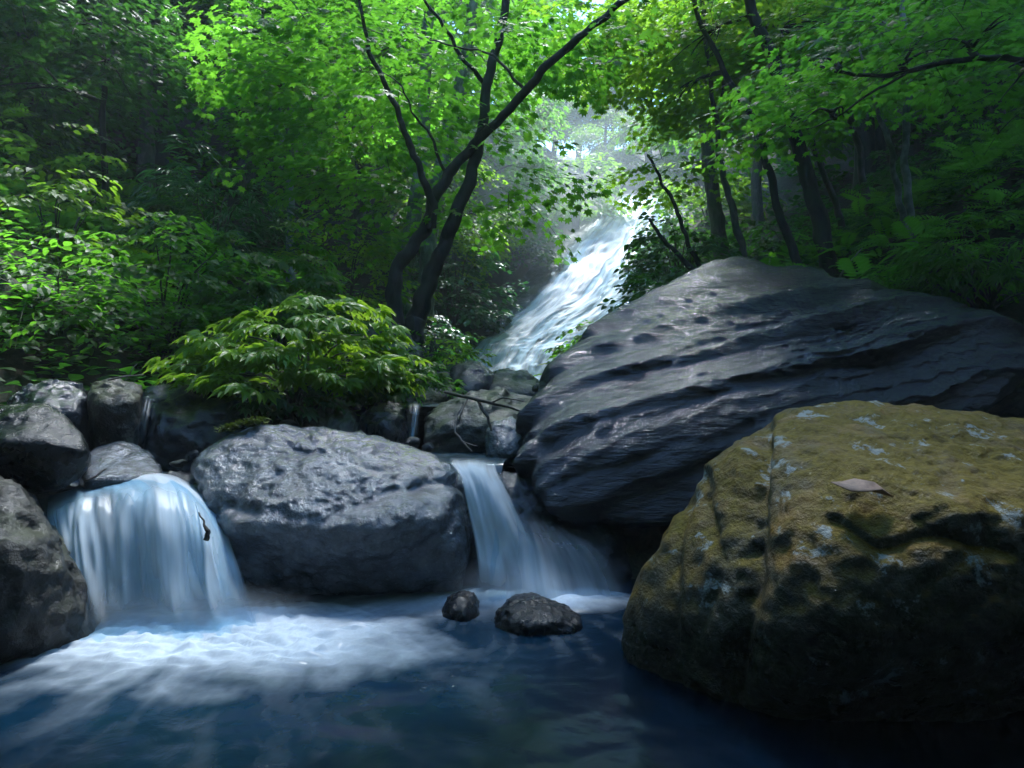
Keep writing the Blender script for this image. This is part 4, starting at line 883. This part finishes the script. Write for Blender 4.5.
def sun_block_tree(label, base, lean, zones, r0):  # unseen trees, added so their crowns keep direct sun off the foreground
    b = np.array([base[0], base[1], H(*base)[0]]); o = thing("sun_block_tree", label, "tree", tuple(b)); tb = Tubes()
    pts = np.array([[0, 0, -.3]] + [list(np.array(q) - b) for q in lean]); c = tb.add(pts, list(np.linspace(r0, r0 * .4, len(pts))), 10, n=40, wob=.08, knob=.15, seed=3); parts = []
    for (cx_, cy_, cz_, rx, ry, rz, n) in zones:
        cen = np.array([cx_, cy_, cz_]) - b; s = c[np.argmin(np.linalg.norm(c - cen, axis=1))]
        tb.add([s, (s + cen) / 2 + [0, 0, .2], cen], [.05, .03, .01], 6, n=12, wob=.06)
        org = ell(n, cen, (rx, ry, rz)); az = rng.uniform(0, 6.28, n)
        parts.append(sprays(org, az, rng.uniform(.7, 1.2, n), nl=30, leaf=.15, tmpl="maple"))
    link("trunk", tb.mesh("trunk", M["bark_dark"]), o); link("crown", crown_mesh("crown", parts, M["leaf_dark"], M["bark_dark"]), o)
sun_block_tree("unseen tree added on the right bank, its high crown blocking sun from the rocks", (5.8, 4.6), [(5.8, 4.8, 4), (5.4, 5.4, 8), (4.4, 6.4, 11.5), (3.2, 7.2, 13.5), (2.2, 7.8, 14.5)],
             [(2.2, 10.6, 14.2, 1.5, 1.2, .6, 46), (3.9, 10.6, 13.8, 1.4, 1.2, .6, 40), (3.4, 9.2, 13.8, 1.5, 1.2, .7, 14), (2.0, 9.0, 14.4, 1.5, 1.2, .7, 40), (4.4, 8.4, 13.8, 1.5, 1.2, .8, 12), (5.2, 10.4, 13.2, 1.3, 1.2, .8, 40), (2.6, 8.0, 14.2, 1.5, 1.1, .7, 8)], .24)
sun_block_tree("unseen tree added on the left bank, its high crown cutting sun on the left fall", (-5.8, 4.6), [(-5.8, 4.8, 4), (-5.2, 5.4, 8), (-3.6, 6.4, 11.5), (-1.8, 7.2, 13.8), (-.4, 7.8, 14.8)],
             [(.6, 10.4, 14.6, 1.3, 1.0, .7, 24), (.6, 9.2, 14.6, 1.3, 1.0, .7, 26), (-.7, 9.6, 14.4, 1.2, 1.2, .7, 8), (-2.0, 9.2, 13.8, 1.4, 1.2, .7, 16), (0, 8.0, 14.4, 1.5, 1.0, .7, 10)], .24)

# ------------------------------------------------------------------ shrubs and plants
def shrub(name, label, x, y, z, h, r, n, leafm, tmpl="broad", leaf=.09, nl=26, L=(.3, .55), group=None, flat=.25, cat="shrub", bark=None, hs=1.0):
    if z is None: z = H(x, y)[0]
    o = thing(name, label, cat, (x, y, z), group); tb = Tubes()
    q = unit(rng.normal(size=(n, 3))); q[:, 2] = np.abs(q[:, 2]); rr = rng.random((n, 1)) ** .4
    org = q * rr * [r, r, h]; org[:, 2] = np.maximum(org[:, 2], .12 * h + .1 * rng.random(n)); org[:, 2] += hs * .06 * h * np.sin(org[:, 0] * 5 + y) 
    az = np.arctan2(org[:, 0], org[:, 1]) + rng.normal(0, .45, n)
    for e in org[rng.choice(n, min(n, 22), replace=False)]:
        s = np.array([rng.normal(0, .06), rng.normal(0, .06), -.12])
        tb.add([s, e * [.45, .45, .7] + [0, 0, .05], e], [.014, .009, .004], 5, n=9, wob=.03, seed=int(1000 * abs(e[0])))
    link("stem", tb.mesh("stem", bark or M["bark_mid"]), o)
    link("foliage", crown_mesh("foliage", [sprays(org, az, rng.uniform(L[0], L[1], n), nl=nl, leaf=leaf, tmpl=tmpl, pitch=flat, droop=.35, width=.5, tw=.004)], leafm, bark or M["bark_mid"]), o)
    return o
SG = "shrubs along the left bank"
def sxy(px, py, Y): p = P(px, py, Y); return p
def shrub_px(name, label, px, ytop, ybot, Y, wpx, n, leafm, **k):
    b = P(px, ybot, Y); h = (ybot - ytop) / F * Y; r = wpx / 2 / F * Y
    return shrub(name, label, b[0], b[1], b[2], h, r, n, leafm, **k)
shrub_px("leafy_shrub", "tall yellow-green shrub mounding up at the left edge", 55, 120, 330, 7.6, 150, 110, M["leaf_bright"], tmpl="broad", leaf=.10, group=SG)
shrub_px("leafy_shrub", "wide low shrub drooping dark leaves over the left rocks", 60, 235, 372, 6.2, 230, 120, M["leaf_maple"], tmpl="broad", leaf=.085, group=SG)
shrub_px("leafy_shrub", "spreading shrub right of the mounding one, over the tan-faced rock", 165, 215, 372, 6.6, 190, 110, M["leaf_maple"], tmpl="broad", leaf=.085, group=SG)
shrub_px("leafy_shrub", "mid-height shrub above the broad-leaved plant", 270, 225, 360, 7.6, 170, 100, M["leaf_maple"], tmpl="comp", leaf=.13, nl=14, group=SG)
shrub_px("leafy_shrub", "fresh green shrub at the left foot of the forked maple", 345, 210, 340, 9.0, 130, 100, M["leaf_bright"], tmpl="simple", leaf=.10, group=SG)
shrub_px("leafy_shrub", "dim shrub under the grey straight trunk", 150, 170, 260, 10.5, 170, 80, M["leaf_dark"], tmpl="broad", leaf=.11, group=SG)
shrub_px("leafy_shrub", "dim shrub at the left edge above the mounding one", 10, 100, 230, 9.5, 160, 80, M["leaf_dark"], tmpl="broad", leaf=.11, group=SG)
shrub_px("bamboo_grass", "clump of narrow bluish bamboo grass on the left slope", 215, 160, 262, 9.2, 130, 90, M["leaf_blue"], tmpl="long", leaf=.24, nl=16, group=SG, flat=.5)
shrub_px("leafy_shrub", "small bluish shrub right of the forked maple base", 418, 305, 350, 10.5, 56, 44, M["leaf_blue"], tmpl="broad", leaf=.10, group=SG)
shrub_px("leafy_shrub", "little bright plant at the right foot of the maple", 432, 335, 365, 7.8, 60, 26, M["leaf_bright"], tmpl="simple", leaf=.09, nl=16, group=SG)
shrub_px("leafy_shrub", "dark bushy shrub overhanging the cascade on its left", 455, 210, 330, 15, 80, 90, M["leaf_blue"], tmpl="broad", leaf=.14, L=(.5, .9), group=SG)
shrub_px("leafy_shrub", "round dark bush left of the cascade middle", 512, 180, 275, 19, 70, 90, M["leaf_dark"], tmpl="broad", leaf=.16, L=(.6, 1.0), group=SG)
shrub_px("leafy_shrub", "light green bush hanging over the upper cascade", 575, 150, 225, 22, 70, 70, M["leaf_bright"], tmpl="broad", leaf=.18, L=(.7, 1.1), group=SG)
shrub_px("leafy_shrub", "bright shrub hanging over the right rim of the upper cascade", 708, 150, 222, 20, 95, 80, M["leaf_bright"], tmpl="broad", leaf=.17, L=(.6, 1.0), group=SG)
shrub_px("leafy_shrub", "green shrub on the right rim halfway up the cascade", 690, 205, 262, 17, 80, 70, M["leaf_maple"], tmpl="broad", leaf=.14, L=(.5, .8), group=SG)
# the broad-leaved plant in front of the left bank
o = shrub_px("broad_leaved_plant", "bright drooping broad-leaved plant above the pale boulder", 298, 292, 402, 5.5, 180, 105, M["leaf_fresh"], tmpl="comp", leaf=.13, nl=11, L=(.22, .42), cat="plant", flat=.35)
pos = []; 
for px, py, Y in [(205, 345, 5.35), (222, 338, 5.3), (240, 332, 5.35), (232, 348, 5.25), (195, 362, 5.2), (330, 335, 5.3), (350, 336, 5.3), (215, 368, 5.2)]: pos.append(P(px, py, Y) - np.array(o.location))
pos = np.array(pos); dr = pos * [1, 1, 0] + rng.normal(0, .1, pos.shape); dr[:, 1] -= .3; dr[:, 2] = -.15
nr = np.tile([0, -.25, 1.0], (len(pos), 1)) + rng.normal(0, .15, pos.shape)
for k in range(len(pos)):
    v_, f_, a_ = place("maple", pos[k:k + 1], dr[k:k + 1], nr[k:k + 1], rng.uniform(.16, .24, 1))
    link("large_leaf", mesh_np("large_leaf", v_, f_, False, {"v": a_}, [M["leaf_fresh"]]), o)
for lb, px, yt, yb, Y, w, n, lm in [("hanging sprig of dark leaflets over the wet rocks under the broad-leaved plant", 293, 372, 412, 5.05, 40, 8, "leaf_blue"),
                                    ("low leafy plant between the broad-leaved plant and the small falls", 390, 345, 400, 6.2, 110, 46, "leaf_maple"),
                                    ("small ferny plant at the upper edge of the small falls", 412, 352, 392, 7.2, 70, 26, "leaf_maple")]:
    shrub_px("leafy_plant", lb, px, yt, yb, Y, w, n, M[lm], tmpl="comp", leaf=.10, nl=10, L=(.18, .35), cat="plant")

# right slope shrubs
QG = "shrubs on the right slope"
shrub_px("bamboo_grass", "feathery bright bamboo grass at the right edge above the slab", 985, 215, 305, 6.9, 150, 85, M["leaf_maple"], tmpl="long", leaf=.20, nl=18, group=QG, flat=.4)
shrub_px("bamboo_grass", "smaller bamboo grass tuft left of the bright one at right", 925, 245, 300, 7.2, 80, 40, M["leaf_maple"], tmpl="long", leaf=.17, nl=16, group=QG, flat=.4)
shrub_px("leafy_shrub", "low green shrub at the cascade's lower right side", 608, 318, 366, 9.5, 64, 46, M["leaf_maple"], tmpl="broad", leaf=.09, group=QG)
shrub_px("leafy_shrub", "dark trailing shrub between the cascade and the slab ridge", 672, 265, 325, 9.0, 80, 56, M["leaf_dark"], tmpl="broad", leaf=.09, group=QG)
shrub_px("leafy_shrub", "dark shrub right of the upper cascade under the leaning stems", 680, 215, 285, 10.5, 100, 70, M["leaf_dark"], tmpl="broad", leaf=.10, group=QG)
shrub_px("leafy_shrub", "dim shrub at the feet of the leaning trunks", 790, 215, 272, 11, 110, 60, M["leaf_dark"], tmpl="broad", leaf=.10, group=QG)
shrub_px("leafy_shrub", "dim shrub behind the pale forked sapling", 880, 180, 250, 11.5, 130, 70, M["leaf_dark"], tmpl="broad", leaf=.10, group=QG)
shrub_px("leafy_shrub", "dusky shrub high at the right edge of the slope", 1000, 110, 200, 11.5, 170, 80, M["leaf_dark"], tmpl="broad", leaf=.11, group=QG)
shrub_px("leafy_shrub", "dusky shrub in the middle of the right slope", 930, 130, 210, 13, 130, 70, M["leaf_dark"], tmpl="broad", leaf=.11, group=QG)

# ------------------------------------------------------------------ ground cover (uncountable)
def cover(name, n, xr, yr, keep, tmpl, leaf, k, leafm, up=.5):
    x = rng.uniform(*xr, n * 3); y = yr[0] + (yr[1] - yr[0]) * rng.random(n * 3) ** 1.3
    g = keep(x, y) & (fbm(np.stack([x * .8, y * .8, 0 * x], 1), 3) > -.15); x, y = x[g][:n], y[g][:n]; m = len(x)
    base = np.stack([x, y, H(x, y)], 1); sc_ = rng.uniform(.6, 1.4, m)
    az = rng.uniform(0, 6.28, (m, k)); pit = rng.uniform(.1, 1.0, (m, k)) * up
    ht = rng.uniform(.05, .30, (m, k)) * sc_[:, None]; rad = rng.uniform(.02, .16, (m, k)) * sc_[:, None]
    d = np.stack([np.sin(az) * np.cos(pit), np.cos(az) * np.cos(pit), np.sin(pit)], -1)
    pos = base[:, None] + d * rad[..., None] + np.array([0, 0, 1.0]) * ht[..., None]
    nr = np.zeros_like(d); nr[..., 2] = 1; nr += rng.normal(0, .25, nr.shape)
    v, f, a = place(tmpl, pos.reshape(-1, 3), d.reshape(-1, 3), nr.reshape(-1, 3), (leaf * rng.uniform(.7, 1.2, (m, k)) * sc_[:, None]).ravel())
    tag(link(name, mesh_np(name, v, f, False, {"v": a}, [leafm])), kind="stuff")
def cxw(y): return np.interp(y, [4, 6, 9, 14, 24, 40], [-.3, -.3, -.4, -.1, 4.6, 7]), np.interp(y, [4, 4.6, 6, 9, 14, 24, 40], [2.6, 1.6, 1.2, 1.2, 1.8, 2.4, 2.4])
lft = lambda x, y: (x < cxw(y)[0] - cxw(y)[1])
rgt = lambda x, y: (x > cxw(y)[0] + cxw(y)[1]) & ~((y < 7.3) & (x < 5))
cover("undergrowth", 2600, (-12, 0), (5.2, 16), lft, "broad", .10, 9, M["leaf_maple"])
cover("undergrowth", 1200, (-22, 0), (12, 30), lft, "broad", .20, 9, M["leaf_dark"])
cover("undergrowth", 2600, (0, 14), (6.5, 18), rgt, "broad", .09, 9, M["leaf_dark"])
cover("undergrowth", 900, (0, 30), (14, 34), rgt, "broad", .2, 9, M["leaf_dark"])
cover("undergrowth", 700, (-9, -3.1), (1.5, 6.5), lambda x, y: x < -3.1, "broad", .09, 9, M["leaf_dark"])
cover("undergrowth", 500, (5.2, 10), (2.5, 7.5), lambda x, y: x > 5.2, "broad", .09, 9, M["leaf_dark"])
cover("fern_cover", 420, (-9, 9), (7.6, 13), lambda x, y: lft(x, y) | rgt(x, y), "fern", .34, 7, M["leaf_maple"], .8)

# ------------------------------------------------------------------ damp air of the ravine
def haze(dens=.0018):
    m, nt, out = new_mat("damp_air"); pv = N(nt, "ShaderNodeVolumePrincipled"); pv.inputs["Color"].default_value = (.72, .87, 1.0, 1)
    pv.inputs["Density"].default_value = dens; pv.inputs["Anisotropy"].default_value = .2; nt.links.new(pv.outputs[0], out.inputs["Volume"])
    x0, x1, y0, y1, z0, z1 = -60, 60, -20, 90, -2.2, 75
    v = np.array([[x, y, z] for z in (z0, z1) for y in (y0, y1) for x in (x0, x1)])
    f = np.array([[0, 2, 3, 1], [4, 5, 7, 6], [0, 1, 5, 4], [2, 6, 7, 3], [0, 4, 6, 2], [1, 3, 7, 5]])
    tag(link("haze", mesh_np("haze", v, f, False, mats=[m])), kind="stuff")
haze()

# ------------------------------------------------------------------ small stones and moss
for k, (px, py, Y, sz) in enumerate([(178, 462, 4.35, .05), (188, 456, 4.4, .07), (272, 418, 5.0, .09), (288, 424, 4.9, .06), (412, 442, 4.95, .06), (430, 447, 4.85, .05), (355, 440, 4.95, .05), (296, 415, 5.05, .06), (64, 440, 4.4, .07),
                                     (545, 388, 6.2, .10), (442, 378, 6.9, .10), (395, 388, 6.9, .12), (372, 392, 6.8, .10), (465, 380, 7.6, .16), (505, 375, 8.2, .16), (330, 395, 5.8, .10), (230, 393, 5.6, .10)]):
    c_ = P(px, py, Y); q = unit(rng.normal(size=(14, 3))) * [sz * 1.3, sz, sz * .8] + c_
    rock("small_stone", "small dark wet stone wedged among the stream boulders", q, M["wet" if k % 3 else "mossy"], 4, 14, sz * .12, 1.2 / sz * .3, rough=sz * .08, seed=200 + k, group="small stones among the boulders", facets=5)
def moss_clump(label, pts, n):
    cs = [P(*q) for q in pts]; b = cs[0]; t = rng.random(n) * (len(cs) - 1); i = t.astype(int); A_ = np.array(cs + [cs[-1]])
    pos = A_[i] + (A_[i + 1] - A_[i]) * (t - i)[:, None] + rng.normal(0, .018, (n, 3)) * [1, 1.2, .4] - b
    dr = rng.normal(size=(n, 3)); dr[:, 2] = np.abs(dr[:, 2]) * .6 - .2; nr = rng.normal(0, .5, (n, 3)); nr[:, 2] += 1
    v, f, a = place("simple", pos, dr, nr, rng.uniform(.018, .04, n))
    tag(link("moss_clump", mesh_np("moss_clump", v, f, False, {"v": a}, [M["moss"]]), None, tuple(b)), label, "moss")
moss_clump("yellow-green moss strip along the upper left edge of the pale boulder", [(222, 430, 4.22), (240, 424, 4.26), (262, 420, 4.3)], 420)
moss_clump("small bright moss tuft on the mottled grey rock", [(318, 404, 5.0), (330, 399, 5.02)], 300)

# ------------------------------------------------------------------ small things
def branch(name, label, paths, mat, cat="branch"):
    b = P(*paths[0][0][0]); o = thing(name, label, cat, tuple(b)); tb = Tubes()
    for k, (pl, rad) in enumerate(paths): tb.add(np.array([P(*q) for q in pl]) - b, rad, 7, n=6 * len(pl), wob=.012, knob=.12, seed=k)
    me = tb.mesh(name, mat); C.objects.unlink(o); bpy.data.objects.remove(o)
    return tag(link(name, me, None, tuple(b)), label, cat)
branch("fallen_branch", "fallen dark branch arching over the sloping ledge rock", [([(445, 392, 5.0), (470, 398, 4.8), (500, 405, 4.75), (525, 412, 4.85)], [.012, .013, .011, .006]),
       ([(478, 400, 4.8), (486, 415, 4.72), (492, 430, 4.7)], [.012, .012, .009]), ([(490, 403, 4.76), (505, 398, 4.7), (525, 402, 4.75)], [.007, .006, .003]), ([(468, 398, 4.82), (462, 412, 4.7), (458, 425, 4.68)], [.007, .005, .003])], M["bark_mid"])
branch("bent_stick", "pale bent stick hanging in front of the ledge to the stream", [([(462, 405, 4.75), (456, 418, 4.68), (456, 432, 4.62), (463, 442, 4.58), (472, 451, 4.55)], [.006, .007, .007, .006, .004]), ([(462, 441, 4.58), (470, 444, 4.55), (478, 446, 4.55)], [.004, .003, .002])], M["stick"], "stick")
branch("twig", "pale twig lying along the top of the tan-faced rock", [([(108, 380, 4.5), (122, 377, 4.5), (143, 375, 4.5)], [.006, .006, .003])], M["stick"], "twig")
branch("twig", "short twig sticking up from the tan-faced rock", [([(124, 381, 4.5), (130, 373, 4.5), (137, 364, 4.5)], [.005, .004, .002])], M["stick"], "twig")
branch("twig", "black wet twig across the top of the left fall", [([(84, 481, 3.75), (96, 476, 3.78), (106, 469, 3.82)], [.005, .005, .003])], M["bark_dark"], "twig")
branch("twig", "dark snag caught in the left fall's curtain", [([(206, 540, 3.42), (207, 532, 3.42), (205, 524, 3.46), (198, 512, 3.55)], [.014, .012, .006, .003])], M["bark_dark"], "twig")
branch("fallen_branch", "thin pale stem arching up behind the slab at right", [([(838, 285, 7.6), (842, 272, 7.5), (850, 262, 7.5), (862, 248, 7.5)], [.012, .011, .009, .005])], M["stick"])
tv, tf = T["simple"]
def dead_leaf():
    p = P(862, 492, 2.33); n = 24
    V, Fc = [], []
    tv, tf = t_simple(.15, .06, .1)
    a = R(95); s = .20
    v = np.stack([(tv[:, 0] * math.cos(a) + (tv[:, 1] - .5) * math.sin(a)) * s, (-tv[:, 0] * math.sin(a) + (tv[:, 1] - .5) * math.cos(a)) * s * 1.6 , tv[:, 2] * s + .02], 1); v[:, 2] += .28 * v[:, 1] + .012 * np.sin(v[:, 0] * 40)
    me = mesh_np("dead_leaf", v, tf, True, mats=[M["dead_leaf"]]); o = link("dead_leaf", me, None, tuple(p))
    md = o.modifiers.new("thickness", 'SOLIDIFY'); md.thickness = .003
    tag(o, "dry pinkish dead leaf lying on the mossy boulder", "leaf")
dead_leaf()
